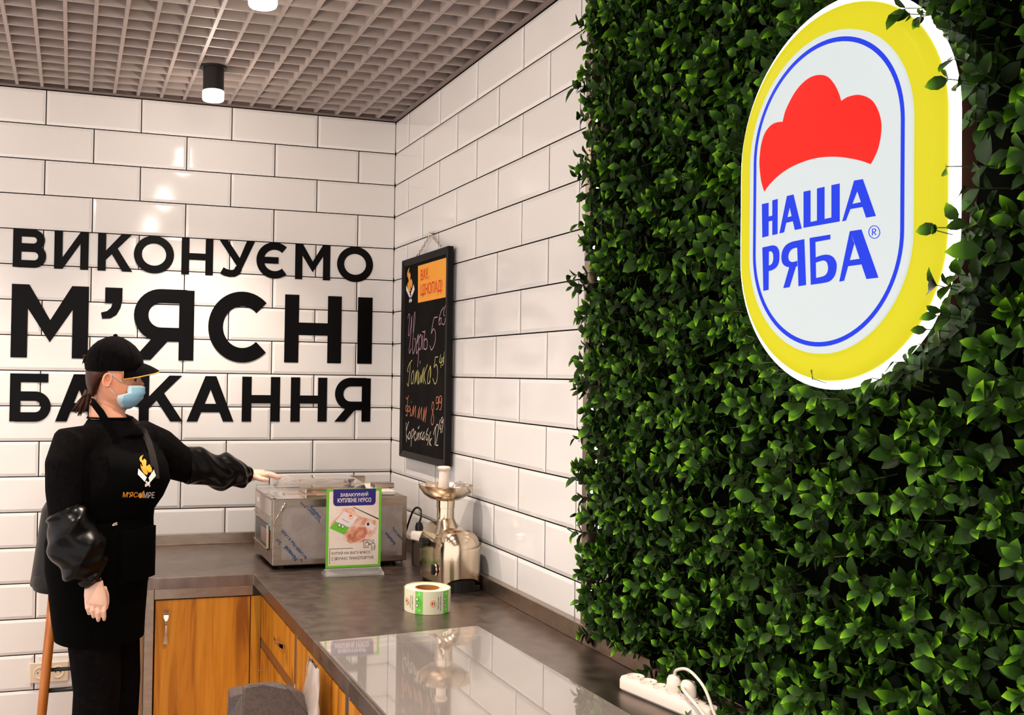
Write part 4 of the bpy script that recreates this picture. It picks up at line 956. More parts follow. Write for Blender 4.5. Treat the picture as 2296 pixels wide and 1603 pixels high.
for (a, b, z) in (((-1,-1),(1,-1),.425),((-1,1),(1,1),.425),((-1,-1),(-1,1),.335),((1,-1),(1,1),.335)):
    MB().tube([legp(*a,z), legp(*b,z)], .008, 10).build('footrest_bar', M['black'], st1, smooth=True)

# ------------------------------------------------------------------ grey chair at the bottom edge
ch = thing('side_chair', 'charcoal upholstered chair at the bottom edge of the photo, in front of the drawers', 'chair', (-.945, -1.60, 0))
cy0 = -1.745
def slab3(pts, d): return MB().prism(pts, d)
cp = lambda px, py, y: tuple(at(px, py, 1, y))
MB().rings([[cp(547,1541,cy0),cp(560,1535,cy0),cp(590,1532,cy0),cp(633,1531,cy0),cp(648,1546,cy0-.02),cp(690,1603,cy0-.03),cp(706,1700,cy0-.05),cp(528,1700,cy0-.05),cp(543,1603,cy0-.03),cp(545,1552,cy0-.01)],
            [tuple(np.array(cp(px,py,cy0))+(0,.035,-.004)) for px, py in ((549,1543),(562,1538),(590,1535),(632,1534),(646,1548),(688,1603),(704,1700),(530,1700),(545,1603),(547,1553))]]).build('backrest', M['charcoal'], ch, bevel=.004)
MB().prism([cp(515,1561,cy0+.03),cp(546,1552,cy0),cp(544,1603,cy0-.02),cp(529,1700,cy0-.03),cp(505,1700,cy0+.03),cp(513,1603,cy0+.03)], (.012,.10,-.01)).build('wing', M['charcoal'], ch, bevel=.004)
MB().prism([cp(646,1546,cy0),cp(674,1549,cy0+.03),cp(683,1559,cy0+.03),cp(709,1603,cy0+.02),cp(716,1640,cy0),cp(706,1640,cy0-.03),cp(688,1603,cy0-.02)], (-.010,.09,-.01)).build('wing', M['charcoal'], ch, bevel=.004)
MB().rings([sq(-.945,-1.60,.13,.475), sq(-.945,-1.60,.165,.485), sq(-.945,-1.60,.168,.515), sq(-.945,-1.60,.14,.532)]).build('seat', M['charcoal'], ch, smooth=60)
for sx_, sy_ in ((-1,-1),(1,-1),(-1,1),(1,1)):
    MB().tube([(-.945+sx_*.11,-1.60+sy_*.11,.476),(-.945+sx_*.135,-1.60+sy_*.16,0)], [.014,.011], 10).build('leg', M['black'], ch, smooth=True)

# ------------------------------------------------------------------ the woman
def voxel(parts, vox, smooth_it=6, fac=.5):
    """join closed lofts and remesh them to one continuous surface"""
    mb = MB()
    for p in parts: mb.add(p.v, p.f)
    me = mb.mesh('tmp', M['skin'])
    o = bpy.data.objects.new('tmp', me); COL.objects.link(o)
    r = o.modifiers.new('r', 'REMESH'); r.mode = 'VOXEL'; r.voxel_size = vox; r.adaptivity = 0
    if smooth_it:
        s = o.modifiers.new('s', 'SMOOTH'); s.iterations = smooth_it; s.factor = fac
    dg = bpy.context.evaluated_depsgraph_get(); out = bpy.data.meshes.new_from_object(o.evaluated_get(dg))
    bpy.data.objects.remove(o); bpy.data.meshes.remove(me)
    res = MB(); n = len(out.vertices); co = np.empty(n*3); out.vertices.foreach_get('co', co)
    res.v = [tuple(p) for p in co.reshape(-1, 3)]; res.f = [tuple(p.vertices) for p in out.polygons]; res.m = [0]*len(res.f)
    bpy.data.meshes.remove(out)
    return res
PYC = -.72
TH = math.radians(42)
Fv = np.array([math.cos(TH), -math.sin(TH), 0]); Lv = np.array([math.sin(TH), math.cos(TH), 0]); Zv = np.array([0,0,1.0])
def ell(c, a, b, n=28, p=2.25, F=Fv, L=Lv, fb=1.0):
    """ring: a = half width (L), b = half depth (F); fb = extra depth factor at the front"""
    o = []
    for i in range(n):
        t = 2*math.pi*i/n; s, q_ = math.sin(t), math.cos(t)
        bb = b*(fb if q_ > 0 else 1.0)
        o.append(np.array(c)+F*bb*math.copysign(abs(q_)**(2/p), q_)+L*a*math.copysign(abs(s)**(2/p), s))
    return o
P3 = lambda px, py, y: at(px, py, 1, y)
TOR = [  # z, cx, cy, a, b, fb
 (.74,-1.336,-.715,.140,.125,1.0),(.82,-1.338,-.715,.168,.145,1.0),(.92,-1.340,-.715,.184,.156,1.0),(1.00,-1.338,-.715,.190,.160,1.02),(1.08,-1.332,-.716,.180,.150,1.05),
 (1.13,-1.326,-.717,.178,.148,1.05),(1.18,-1.315,-.718,.184,.155,1.18),(1.235,-1.305,-.719,.192,.160,1.24),(1.29,-1.302,-.72,.196,.155,1.15),(1.34,-1.304,-.72,.200,.142,1.0),
 (1.385,-1.308,-.72,.178,.116,.9),(1.415,-1.309,-.72,.128,.092,.9),(1.44,-1.306,-.72,.095,.078,.9),(1.46,-1.303,-.72,.068,.066,1.0)]
def torso(off, z0=-1, z1=9):
    mb = MB(); mb.rings([ell((cx,cy,z), a+off, b+off, fb=fb) for z, cx, cy, a, b, fb in TOR if z0 <= z <= z1]); return mb
def limb(pts, off=0.0, n=18):
    mb = MB(); mb.tube([p for p, r in pts], [r+off for p, r in pts], n); return mb
SHR = P3(156,1002,-.862); SHL = P3(318,986,-.578)
ARM_R = [(np.array((-1.37,-.80,1.372)),.070),(SHR,.073),(P3(146,1040,-.885),.068),(P3(142,1100,-.90),.060),(P3(146,1155,-.915),.055),(P3(172,1220,-.93),.048),(P3(198,1275,-.938),.036),(P3(213,1306,-.942),.028),(P3(214,1318,-.943),.027)]
ARM_L = [(np.array((-1.225,-.64,1.362)),.074),(SHL,.076),(P3(355,1006,-.572),.080),(P3(392,1034,-.555),.074),(P3(428,1048,-.53),.064),(P3(480,1060,-.50),.050),(P3(530,1065,-.46),.034),(P3(558,1067,-.44),.026),(P3(566,1067,-.435),.026)]
# head: rings in the plane of its profile (pixels of the profile at depth PYC)
HX = lambda px: at(px, 850, 1, PYC)[0]
HZ = lambda py: at(250, py, 1, PYC)[2]
S_ = 1/ (FPX/np.dot(np.array([-1.3,PYC,1.6])-CAM, FW))      # metres per pixel there
def hring(py, pf, pb, hw, n=32, p=2.3, off=0.0, y0=PYC, fr=1.0):
    z = HZ(py); xf, xb = HX(pf)+off, HX(pb)-off; c = (xf+xb)/2+.0; b = (xf-xb)/2; o = []
    for i in range(n):
        t = 2*math.pi*i/n; q_, s = math.cos(t), math.sin(t)
        ww = hw*S_+off
        if q_ > 0: ww *= 1-.16*q_*fr
        o.append((c+b*math.copysign(abs(q_)**(2/p), q_), y0+ww*math.copysign(abs(s)**(2/p), s), z))
    return o
HEAD = [(919,284,262,12),(914,291,252,24),(905,300,236,38),(893,307,222,47),(880,309,211,51),(868,310,204,54),(856,311,199,57),(846,310,196,59),(834,314,194,61),(818,315,193,62),(802,312,195,61),(786,304,202,56),(772,292,213,46),(763,278,228,30),(759,262,243,10)]
head = MB(); head.rings([hring(*h) for h in HEAD])
nose = MB()   # nose ridge: bridge to tip to base
nose.rings([[(HX(f),PYC,HZ(y)),(HX(f-4),PYC-w*S_,HZ(y)),(HX(f-14),PYC-w*1.5*S_,HZ(y)),(HX(f-16),PYC,HZ(y)),(HX(f-14),PYC+w*1.5*S_,HZ(y)),(HX(f-4),PYC+w*S_,HZ(y))] for y, f, w in ((841,312,4),(848,316,5),(855,321,7),(860.5,326,9),(864,323,10),(868,313,7))])
brow = MB(); brow.tube([(HX(303),PYC-38*S_,HZ(842)),(HX(312),PYC-18*S_,HZ(840)),(HX(313),PYC,HZ(841)),(HX(312),PYC+18*S_,HZ(840)),(HX(303),PYC+38*S_,HZ(842))], .0085, 10)
neck = MB(); neck.rings([ell((HX(x), PYC, HZ(y)), r, r*1.02, F=np.array([1.0,0,0]), L=np.array([0,1.0,0])) for x, y, r in ((242,872,.056),(240,895,.058),(240,918,.060),(244,938,.066),(246,956,.064))])
LEGR = [(np.array((-1.372,-.775,.86)),.098),(np.array((-1.352,-.785,.70)),.094),(np.array((-1.338,-.795,.50)),.082),(np.array((-1.348,-.800,.34)),.078),(np.array((-1.335,-.800,.09)),.045)]
LEGL = [(np.array((-1.305,-.650,.86)),.098),(np.array((-1.275,-.650,.70)),.090),(np.array((-1.258,-.650,.50)),.080),(np.array((-1.258,-.648,.34)),.074),(np.array((-1.262,-.648,.09)),.045)]
def foot(cx, cy, a, s=1.0):
    d = np.array([math.cos(a), math.sin(a), 0]); l_ = np.array([-d[1], d[0], 0]); mb = MB()
    mb.rings([[np.array((cx,cy,0))+d*u+l_*w*math.cos(2*math.pi*k/14)+Zv*(.004+h*(.5+.5*math.sin(2*math.pi*k/14))) for k in range(14)] for u, w, h in ((-.075,.018,.05),(-.06,.036,.085),(-.02,.04,.115),(.03,.040,.09),(.09,.046,.062),(.14,.042,.048),(.17,.022,.03))])
    return mb
body = voxel([torso(-.012), limb(ARM_R,-.012), limb(ARM_L,-.012), limb(LEGR,-.012), limb(LEGL,-.012), head, nose, brow, neck, foot(-1.325,-.80,-.35), foot(-1.252,-.648,.05)], .0062, 5)
# hands
def finger(pts, r0, r1): 
    n = len(pts); mb = MB(); mb.tube(pts, [r0+(r1-r0)*i/(n-1) for i in range(n-1)]+[r1*.82], 10)
    e = np.array(pts[-1])+ (np.array(pts[-1])-np.array(pts[-2]))/np.linalg.norm(np.array(pts[-1])-np.array(pts[-2]))*r1*.7
    mb.tube([pts[-1], e], [r1*.82, r1*.35], 10); return mb
HS = .00150   # metres per pixel at the near hand
def palm(rows):
    mb = MB()
    mb.rings([[np.array(c)+np.array(u)*a*math.copysign(abs(math.cos(2*math.pi*k/18))**.8, math.cos(2*math.pi*k/18))+np.array(v)*b*math.sin(2*math.pi*k/18) for k in range(18)] for c, u, v, a, b in rows])
    return mb
X_, Y_ = np.array([1.0,0,0]), np.array([0,1.0,0])
ux = np.array([.985,-.05,-.15]); uy = np.array([.05,.99,.05])
hr = [palm([(P3(213,1300,-.940),ux,uy,.027,.022),(P3(213,1312,-.942),ux,uy,.030,.020),(P3(213,1326,-.945),ux,uy,.036,.019),(P3(214,1340,-.948),ux,uy,.0385,.018),(P3(216,1352,-.950),ux,uy,.037,.0165),(P3(217,1359,-.950),ux,uy,.034,.012)])]
for kx, ky, tx, ty, r in ((195,1350,199.5,1376,.0092),(207,1354,209.5,1383,.0098),(220,1356,220.5,1391,.0100),(233.5,1352,233.5,1389,.0096)):
    mx_, my_ = kx+(tx-kx)*.45-1.0, ky+(ty-ky)*.5
    hr.append(finger([P3(kx,ky-8,-.946), P3(kx,ky,-.953), P3(mx_,my_,-.958), P3(tx-.3,ty-6,-.950), P3(tx,ty,-.940)], r, r*.80))
hr.append(finger([P3(232,1318,-.930), P3(238,1334,-.918), P3(239,1350,-.910), P3(237,1364,-.908)], .0115, .0095))
hr = voxel(hr, .0019, 4)
ZL = sz1+.014
uy2 = np.array([.12,.99,0]); uz2 = np.array([-.05,.0,1.0])
hl = [palm([(P3(555,1066,-.445),uy2,uz2,.027,.024),(P3(566,1065,-.440),uy2,uz2,.031,.023),(P3(580,1063.5,-.436),uy2,uz2,.038,.021),(P3(592,1063.5,-.434),uy2,uz2,.041,.0185),(P3(598,1065,-.434),uy2,uz2,.037,.013)])]
kb = P3(594,1064,-.434)
for dy, ln, dz in ((-.030,.044,-.004),(-.010,.054,0),(.011,.056,.001),(.031,.046,0)):
    p0 = kb+np.array([-.012,dy*.92,.0]); dirx = np.array([1.0,dy*.5,0]); dirx /= np.linalg.norm(dirx)
    hl.append(finger([p0, p0+dirx*.016+Zv*.0035, p0+dirx*(.016+ln*.45)+Zv*(.000+dz*.3), p0+dirx*(.016+ln*.8)+Zv*(-.007), p0+dirx*(.016+ln)+Zv*(-.013)], .0112, .0092))
hl.append(finger([P3(572,1069,-.462), P3(582,1073,-.482), P3(592,1075,-.490), P3(600,1076,-.492)], .0118, .0095))
hl = voxel(hl, .0019, 4)
wm = thing('person', 'woman in black cap, black apron and blue face mask, reaching over to the vacuum sealer', 'person', (-1.31, -.72, 0))
nb = len(body.f)
for hnd in (hr, hl): body.add(hnd.v, hnd.f, 1)
body.build('body', [M['skin'], M['glove']], wm, smooth=True)
# ear
ear = MB()
ec = np.array((HX(238), PYC-57*S_, HZ(851)))
er = []
for k in range(20):
    t = 2*math.pi*k/20; rx = .0135+.002*math.sin(t); er.append(ec+np.array((rx*math.cos(t)+.004*math.sin(t), -.006+.002*math.cos(t), .0225*math.sin(t))))
ear.tube(er+[er[0],er[1]], .0042, 8, cap=False)
ear.rings([[np.array(p)*.9+ec*.1+np.array((0,.002,0)) for p in er], [np.array(p)*.3+ec*.7+np.array((0,.005,0)) for p in er]], False, True)
ear.tube([ec+np.array((.006,-.004,-.016)), ec+np.array((.002,-.005,-.027))], [.006,.0045], 8)
ear.build('ear', M['skin'], wm, smooth=True)
MB().tube([ec+np.array((.002,-.010,-.026)), ec+np.array((.002,-.0115,-.030))], .002, 8).build('earring', M['chrome'], wm, smooth=True)
# eye under the peak
eye = MB(); eye.lathe([(0,-.008),(.007,-.005),(.0085,0),(.007,.005),(0,.008)], (0,0,0), 14)
eo = eye.build('eye', mat('eye_dark', rgb(60,36,26), .25), wm, smooth=True); eo.matrix_basis = Matrix.Translation((HX(300), PYC-31*S_, HZ(850)))
MB().tube([(HX(292),PYC-40*S_,HZ(845)),(HX(300),PYC-37.5*S_,HZ(843.5)),(HX(308),PYC-28*S_,HZ(844.5))], [.0012,.002,.0012], 6).build('eyebrow', M['hair'], wm, smooth=True)
# hair
hair = MB(); hair.rings([hring(y,f,b,h,p=2.2,fr=.6) for y, f, b, h in ((828,292,194,58.5),(834,284,192,60),(839,262,191,60.5),(846,248,191,60.3),(852,238,191.5,59.5),(862,231,193,57),(872,224,196,51),(882,217,200,42),(889,211,203,28))])
tail = []
for k in range(9):
    x0 = 198+random.uniform(-4,6); y0 = PYC+random.uniform(-.02,.02)
    tl = MB(); tl.tube([(HX(x0),y0,HZ(876)),(HX(x0-3-k*.6),y0+.002,HZ(892)),(HX(x0-8-k*1.8),y0-.008,HZ(910)),(HX(x0-14-k*2.6),y0-.012,HZ(926+random.uniform(-4,8)))], [.010,.009,.0055,.001], 7); tail.append(tl)
for t in tail: hair.add(t.v, t.f)
for k in range(6):
    hair.tube([(HX(199),PYC+random.uniform(-.012,.012),HZ(800)),(HX(190-k*.6),PYC+random.uniform(-.012,.012),HZ(799)),(HX(186+random.uniform(-2,2)),PYC+random.uniform(-.012,.012),HZ(812+random.uniform(-3,6)))], [.005,.005,.001], 6)
for k in range(4):   # loose strands on the neck
    x0 = 205+k*4+random.uniform(-2,2); hair.tube([(HX(x0),PYC-.050,HZ(874)),(HX(x0+4),PYC-.061,HZ(892)),(HX(x0+2+random.uniform(-4,3)),PYC-.064,HZ(906+random.uniform(-6,6)))], [.0009,.0007,.0003], 5)
for k in range(5):
    hair.tube([(HX(200),PYC-.03,HZ(884)),(HX(184-k*2),PYC-.035,HZ(890+k*2)),(HX(172-k*2),PYC-.035,HZ(902+k*4))], [.0012,.0009,.0004], 5)
hair.build('hair', M['hair'], wm, smooth=True)
# cap
cap = MB(); cap.rings([hring(y,f,b,h,off=.004,fr=.4) for y, f, b, h in ((832,303,195,62),(829,316,193.5,63.5),(815,318.5,191.5,64.5),(800,316,193,63.5),(787,309,199,59),(775,299,209,52),(765,286,221,42),(758,273,236,28),(754,262,249,13))], False, True)
cp_ = cap.build('cap', M['cloth'], wm, smooth=True)
MB().lathe([(.0085,-.004),(.008,.002),(.004,.0055),(0,.006)], (HX(257), PYC, HZ(752)), 14).build('button', M['cloth'], cp_, smooth=True)
seam = MB()
for a in (0, 60, 120, 180, 240, 300):
    i = int(round(a/360*32)) % 32
    seam.tube([tuple(np.array(hring(y,f,b,h,off=.0046,fr=.4)[i])) for y, f, b, h in ((829,316,193.5,63.5),(815,318.5,191.5,64.5),(800,316,193,63.5),(787,309,199,59),(775,299,209,52),(765,286,221,42),(758,273,236,28),(754,262,249,13))], .0009, 5)
seam.build('seam', M['cloth'], cp_)
pk = MB(); top = []; NU = 18
def peak(t, s):
    """t -1..1 across, s 0..1 outwards"""
    base = np.array((HX(318)-.034*abs(t)**1.9-.075*max(0, abs(t)-.5), PYC+t*59*S_, HZ(812)-.027*abs(t)**2))
    tipx = HX(357)-HX(318)
    return base+np.array((tipx*max(0.0, 1-abs(t)**3.0)**.55*s, 0, -(.016*s+.0125*s*s)-(.003*s)*(t*t)))
G1 = [[peak(-1+2*i/NU, s) for i in range(NU+1)] for s in (0,.25,.5,.75,1)]
for g_ in (0, -.0035):
    vs_ = [p+np.array((0,0,g_)) for r in G1 for p in r]; N1 = NU+1
    pk.add(vs_, [(j*N1+i, j*N1+i+1, (j+1)*N1+i+1, (j+1)*N1+i) for j in range(4) for i in range(NU)])
po = pk.build('peak', M['cloth'], cp_, smooth=True)
edge = [peak(-1, s)+np.array((0,0,-.0018)) for s in (0,.5)]+[peak(-1+2*i/NU, 1.0)+np.array((.0004,0,-.0018)) for i in range(NU+1)]+[peak(1, s)+np.array((0,0,-.0018)) for s in (.5,0)]
MB().tube(edge, .0021, 6).build('gold_piping', M['gold'], po, smooth=True)
MB().poly([(HX(315.5)+.0052, PYC-.012, HZ(803)), (HX(315.5)+.0052, PYC+.012, HZ(803)), (HX(318.5)+.0048, PYC+.012, HZ(814)), (HX(318.5)+.0048, PYC-.012, HZ(814))]).build('cap_emblem', M['white_print'], cp_)
MB().poly([(HX(310)+.0056, PYC-.009, HZ(790)), (HX(310)+.0056, PYC+.009, HZ(790)), (HX(315)+.0056, PYC+.012, HZ(801)), (HX(315)+.0056, PYC-.012, HZ(801))]).build('cap_emblem', M['gold'], cp_)
# mask
mk = MB(); rows = [(863.5,321,286,41),(868,325,285,43),(873,325,284,46),(880,324,282,48.5),(885,322.5,263,51.5),(892,319.5,259,50.5),(900,313.5,262,46),(908,304,267,37),(915,293,272,25)]
NM = 22; R_ = []
for j, (y, f, s, hw) in enumerate(rows):
    r = []
    for i in range(NM+1):
        t = -1+2*i/NM; a = t*math.pi/2; xs = HX(s)+(HX(f)-HX(s))*abs(math.cos(a))**.78
        pleat = (.0026 if j % 2 else -.0012) if 1 < j < 8 else 0
        r.append((xs+pleat, PYC+(hw*S_+.0035)*math.copysign(abs(math.sin(a))**.72, t), HZ(y)))
    R_.append(r)
vs_ = [p for r in R_ for p in r]; N1 = NM+1
mk.add(vs_, [(j*N1+i, j*N1+i+1, (j+1)*N1+i+1, (j+1)*N1+i) for j in range(len(rows)-1) for i in range(NM)])
for k, f in enumerate(mk.f): mk.m[k] = 1 if k//NM > 0 and k % NM not in (0, NM-1) else 0
mo = mk.build('face_mask', [M['maskw'], M['maskb']], wm, smooth=True)
sd = mo.modifiers.new('solid', 'SOLIDIFY'); sd.thickness = .0015; sd.offset = 1
MB().tube([(HX(286),PYC-44*S_,HZ(864)),(HX(268),PYC-57*S_,HZ(853)),(HX(250),PYC-61*S_,HZ(840)),(HX(243),PYC-61*S_,HZ(836))], .0014, 6).build('ear_loop', M['maskw'], mo, smooth=True)
MB().tube([(HX(261),PYC-53*S_,HZ(887)),(HX(252),PYC-57*S_,HZ(878)),(HX(243),PYC-59*S_,HZ(869)),(HX(236),PYC-60*S_,HZ(866))], .0014, 6).build('ear_loop', M['maskw'], mo, smooth=True)
# clothes
nk = MB(); nk.rings([ell((HX(x)+.002, PYC, HZ(y)), r, r*1.08, F=np.array([1.0,0,0]), L=np.array([0,1.0,0])) for x, y, r in ((246,939,.073),(247,948,.078),(249,960,.098),(250,975,.11))])
shirt = voxel([nk, torso(.0), limb(ARM_R[:8]), limb(ARM_L[:8])], .006, 4)
shirt.build('shirt', M['cloth'], wm, smooth=True)
MB().rings([ell((HX(246)+dx, PYC, HZ(y)), r, r*1.1, F=np.array([1.0,0,0]), L=np.array([0,1.0,0])) for y, r, dx in ((938,.076,.004),(934,.0735,.004),(935,.068,.004),(945,.066,.004))], False, False).build('collar', M['cloth'], wm, smooth=True)
tr = voxel([limb(LEGR), limb(LEGL), torso(-.003, .7, .95)], .0065, 6); tr.build('trousers', M['cloth'], wm, smooth=True)
for nm, ft in (('shoe', foot(-1.325,-.80,-.35)), ('shoe', foot(-1.252,-.648,.05))):
    sv = MB(); sv.v = [tuple(np.array(p)+np.array((0,0,.001))) for p in ft.v]; sv.f = ft.f; sv.m = ft.m
    c = np.mean(np.array(sv.v), 0); sv.v = [tuple(c+(np.array(p)-c)*np.array((1.06,1.10,1.04))) for p in sv.v]
    zmin = min(p[2] for p in sv.v); sv.v = [(p[0],p[1],p[2]-zmin+.0005) for p in sv.v]
    sv.build(nm, M['black'], wm, smooth=50)
# apron: wrapped skirt, bib, straps, pocket, tie
SK = [(1.125,-1.326,-.717,.184,.156,1.05),(1.10,-1.330,-.717,.188,.160,1.05),(1.02,-1.336,-.717,.199,.170,1.03),(.92,-1.338,-.717,.194,.166,1.0),(.85,-1.336,-.718,.182,.156,1.0),(.75,-1.333,-.72,.172,.148,1.0),(.685,-1.329,-.722,.165,.142,1.0),(.672,-1.328,-.722,.164,.141,1.0)]
ap = MB(); N_ = 48
def skr(off): return [[c+ (c-np.array((cx,cy,z)))*(.012*math.sin(k_*.9)*(1.0-(z-.67)/.46)) for k_, c in enumerate(ell((cx,cy,z),a+off,b+off,n=N_,fb=fb))] for z, cx, cy, a, b, fb in SK]
ap.rings(skr(0), False, False)
av = ap.build('apron', M['cloth2'], wm, smooth=True)
bib = MB(); BR = [r for r in TOR if 1.08 <= r[0] <= 1.36]; NBk = 20; rowsb = []
for z, cx, cy, a, b, fb in BR:
    full = ell((cx,cy,z), a+.007, b+.007, n=80, fb=fb); w = int(round(15-6*max(0,(z-1.18)/.18)))
    rowsb.append([full[(k-0) % 80] for k in np.linspace(-w, w, NBk+1).round().astype(int)])
vs_ = [p for r in rowsb for p in r]; N1 = NBk+1
bib.add(vs_, [(j*N1+i, j*N1+i+1, (j+1)*N1+i+1, (j+1)*N1+i) for j in range(len(rowsb)-1) for i in range(NBk)])
bo = bib.build('bib', M['cloth2'], av, smooth=True)
sdb = bo.modifiers.new('solid', 'SOLIDIFY'); sdb.thickness = .003; sdb.offset = 1
def ribbon(name, pts, w, nrm, m, parent):
    mb = MB(); P_ = [np.array(p, float) for p in pts]; L_, R2 = [], []
    for i, p in enumerate(P_):
        t = P_[min(i+1,len(P_)-1)]-P_[max(i-1,0)]; s = np.cross(t, nrm[i]); s = s/np.linalg.norm(s)*w/2; L_.append(p+s); R2.append(p-s)
    th_ = [np.array(k, float)*.003/np.linalg.norm(k) for k in nrm]
    mb.rings([[L_[i],R2[i],R2[i]-th_[i],L_[i]-th_[i]] for i in range(len(P_))])
    return mb.build(name, m, parent, smooth=40)
tl_, tr_ = rowsb[-1][-1], rowsb[-1][0]
def bibpt(px, py, e=.010):
    """the point of the bib under a pixel: march along the ray until the torso surface"""
    d = RT*((px-PX)/FPX)+UP*(-(py-PY)/FPX)+FW; d = d/np.linalg.norm(d)
    zs = [r[0] for r in TOR]
    def f(t):
        q_ = CAM+d*t; r = [np.interp(q_[2], zs, [k[j] for k in TOR]) for j in range(1, 6)]
        v = q_-np.array((r[0], r[1], q_[2])); fu, lu = np.dot(v, Fv), np.dot(v, Lv)
        bb_ = (r[3]+e)*(r[4] if fu > 0 else 1); return (abs(fu)/bb_)**2.25+(abs(lu)/(r[2]+e))**2.25-1
    t = 3.2
    while t < 4.2 and f(t) > 0: t += .002
    if t >= 4.2: return None
    return CAM+d*(t-.001)
sp_ = [bibpt(px, py, .012) for px, py in ((349,1072),(347,1045),(341,1015),(333,990),(322,968),(308,950))]
STR = [k for k in sp_ if k is not None]+[P3(290,934,-.650), P3(268,922,-.640), P3(240,926,-.655)]
STN = [Fv*.8-Y_*.5]*max(len(STR)-5, 0)+[Fv*.6-Y_*.5+Zv*.4, Fv*.5-Y_*.3+Zv*.8, Zv, Zv, Zv-Fv]
# far strap (her left, painted paler as if lit) and near strap to the back of the neck
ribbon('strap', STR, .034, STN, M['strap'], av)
ribbon('strap', [tr_+Fv*.005+np.array((0,0,-.04)), P3(262,985,-.845), P3(243,955,-.822), P3(226,925,-.800), P3(208,903,-.775), P3(200,897,-.72), P3(205,903,-.68)], .026, [Fv-Lv*.4, Fv-Lv*.5+Zv*.2, -Lv+Fv*.5+Zv*.5, -Lv+Zv*.3, -Lv+Zv*.1-Fv*.3, -Fv, -Fv+Lv*.5], M['cloth2'], av)
# pocket bulging over the edge of the counter, and tie
pkt = MB(); pc0 = np.array(ell((-1.336,-.717,1.0), .199, .170, n=80, fb=1.03)[0])
pkt.rings([[pc0+Lv*(u*.09)+Fv*(.004+d_*(1-u*u))+Zv*(z-1.0) for u in np.linspace(-1,1,9)]+[pc0+Lv*(u*.09)-Fv*.03+Zv*(z-1.0) for u in np.linspace(1,-1,9)] for z, d_ in ((1.075,.016),(1.07,.020),(1.0,.022),(.93,.020),(.895,.008))]).build('pocket', M['cloth2'], av, smooth=40)
p = P3(257,1176,-.90); MB().tube([P3(252,1178,-.905),P3(256,1174,-.906),P3(263,1172,-.905)], .0013, 6).tube([P3(253,1178.5,-.905),P3(258,1177,-.906),P3(263,1176,-.905)], .0011, 6).build('tie_end', M['white_print'], av)
# chest print laid on the bib surface
def bib_print(name, polys, m, e):
    mb = MB()
    for p in polys:
        q_ = [bibpt(270+x/8.437, 1000+y/8.437, e) for x, y in p]
        if all(k is not None for k in q_): mb.poly(q_)
    mb.build(name, m, bo)
bib_print('flame_emblem', [[(438,165),(385,190),(358,235),(372,285),(400,310),(425,385),(470,440),(490,330),(492,280),(465,245),(440,240),(435,268),(410,265),(405,225)], [(425,385),(400,385),(385,330),(385,400),(405,450),(450,520),(500,550),(520,510),(500,455),(470,420)], [(470,420),(500,455),(545,510),(560,480),(580,510),(598,460),(590,410),(560,360),(540,342),(525,370),(490,370)]], M['gold'], .0125)
bib_print('cleaver_emblem', [[(340,422),(500,590),(460,675),(328,535)], [(632,445),(672,560),(560,690),(532,600)], [(480,655),(510,670),(567,740),(555,780),(520,730),(475,690)], [(560,700),(545,730),(490,770),(465,770),(465,720),(520,700),(545,660)]], M['white_print'], .0125)
def bib_text(body, x0, y0, x1, y1, m, shear=.15, bold=.01, rise=0):
    vs_, fs_ = text_mesh(body, bold, shear); mx = vs_.max(0)
    pts = [bibpt(270+(x0+(x1-x0)*a/mx[0])/8.437, 1000+(y1-(y1-y0)*b/mx[1]-rise*a/mx[0])/8.437, .0125) for a, b in vs_]
    if any(k is None for k in pts): return
    mb = MB(); mb.add(pts, fs_); mb.build('chest_lettering', m, bo)
bib_text("М'ЯС", 42, 872, 330, 972, M['gold']); bib_text('МРЕ', 425, 872, 650, 985, M['white_print'])
bib_print('chest_lettering', [[(380+45*math.cos(2*math.pi*i/16), 935+50*math.sin(2*math.pi*i/16)) for i in range(16)], [(400,890),(440,848),(455,852),(418,905)]], M['gold'], .0130)
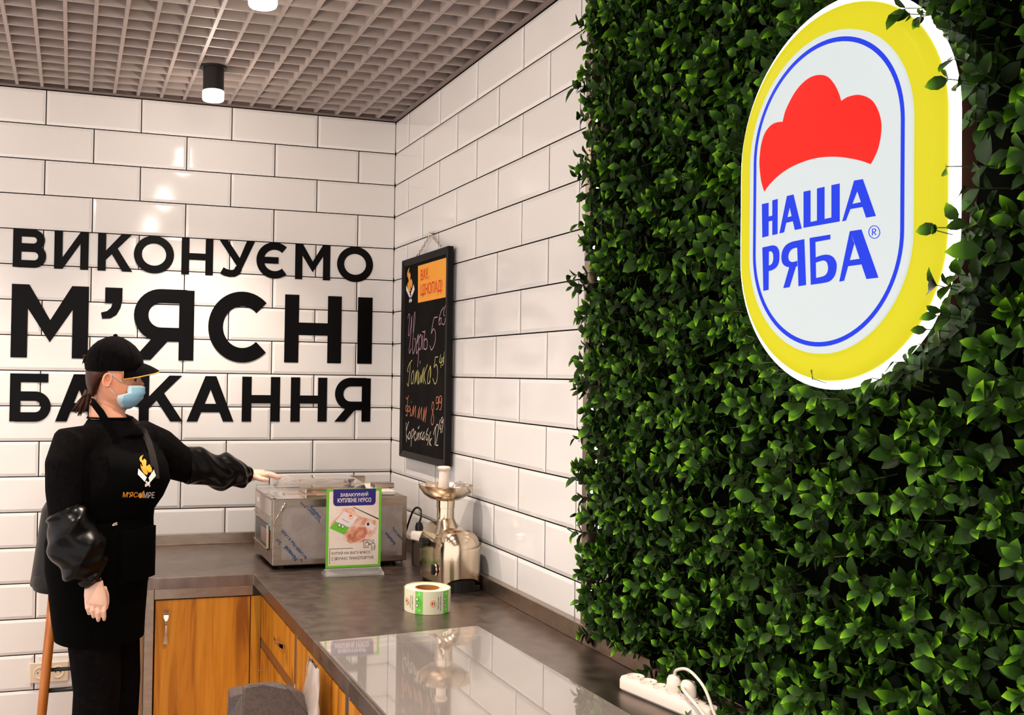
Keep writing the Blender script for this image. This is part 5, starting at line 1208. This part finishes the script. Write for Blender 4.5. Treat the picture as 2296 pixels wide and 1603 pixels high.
# shiny sleeve covers
def cover(name, pts, cuff, seed, n=36, rows_=34, amp=.015):
    """baggy tube with folds"""
    P_ = [np.array(p) for p, r in pts]; Rr = [r for p, r in pts]; r_ = random.Random(seed)
    ts = np.linspace(0, len(P_)-1, rows_); path = []; rad = []
    for t in ts:
        i = min(int(t), len(P_)-2); k = t-i
        a, b, c, d = P_[max(i-1,0)], P_[i], P_[i+1], P_[min(i+2,len(P_)-1)]
        path.append(.5*((2*b)+(c-a)*k+(2*a-5*b+4*c-d)*k*k+(3*b-a-3*c+d)*k**3)); kk = k*k*(3-2*k); rad.append(Rr[i]*(1-kk)+Rr[i+1]*kk)
    mb = MB(); mb.tube(path, rad, n, cap=False)
    ph = [r_.uniform(0, 6.28) for _ in range(6)]
    V = [np.array(v) for v in mb.v]
    for j in range(rows_):
        t = j/(rows_-1); env = math.sin(math.pi*min(1, max(0, t*1.0)))**.6
        for i in range(n):
            a = 2*math.pi*i/n; v = V[j*n+i]; dr = v-path[j]; dr = dr/np.linalg.norm(dr)
            f = (1-2*abs(math.sin(t*10+1.4*math.sin(a+ph[0])+ph[1])))*.55+math.sin(t*29+3*math.sin(a*2+ph[2])+ph[3])*.28+math.sin(3*a+ph[4]+t*5)*.25
            g_ = .003*math.sin(a*11+ph[5])*(t < .06 or t > .95)
            V[j*n+i] = v+dr*(amp*env*f+g_)
    mb.v = [tuple(v) for v in V]
    o = mb.build(name, M['pvc'], wm, smooth=True)
    s = o.modifiers.new('sub', 'SUBSURF'); s.levels = 1; s.render_levels = 1
    return o
cover('sleeve_cover', [(P3(147,1143,-.913),.062),(P3(152,1156,-.916),.070),(P3(163,1190,-.922),.088),(P3(176,1232,-.930),.096),(P3(190,1268,-.936),.084),(P3(203,1293,-.940),.054),(P3(212,1306,-.942),.034)], None, 3)
cover('sleeve_cover', [(P3(415,1042,-.540),.070),(P3(424,1043,-.535),.074),(P3(455,1050,-.515),.072),(P3(490,1057,-.492),.071),(P3(520,1058,-.470),.066),(P3(543,1064,-.452),.052),(P3(555,1066,-.443),.034),(P3(559,1067,-.440),.031)], None, 8, amp=.015)
for k_ in ('s_blue', 's_red', 's_white', 's_yellow', 'led', 'lamp_in', 'lamp_glow'): M[k_].cycles.emission_sampling = 'NONE'
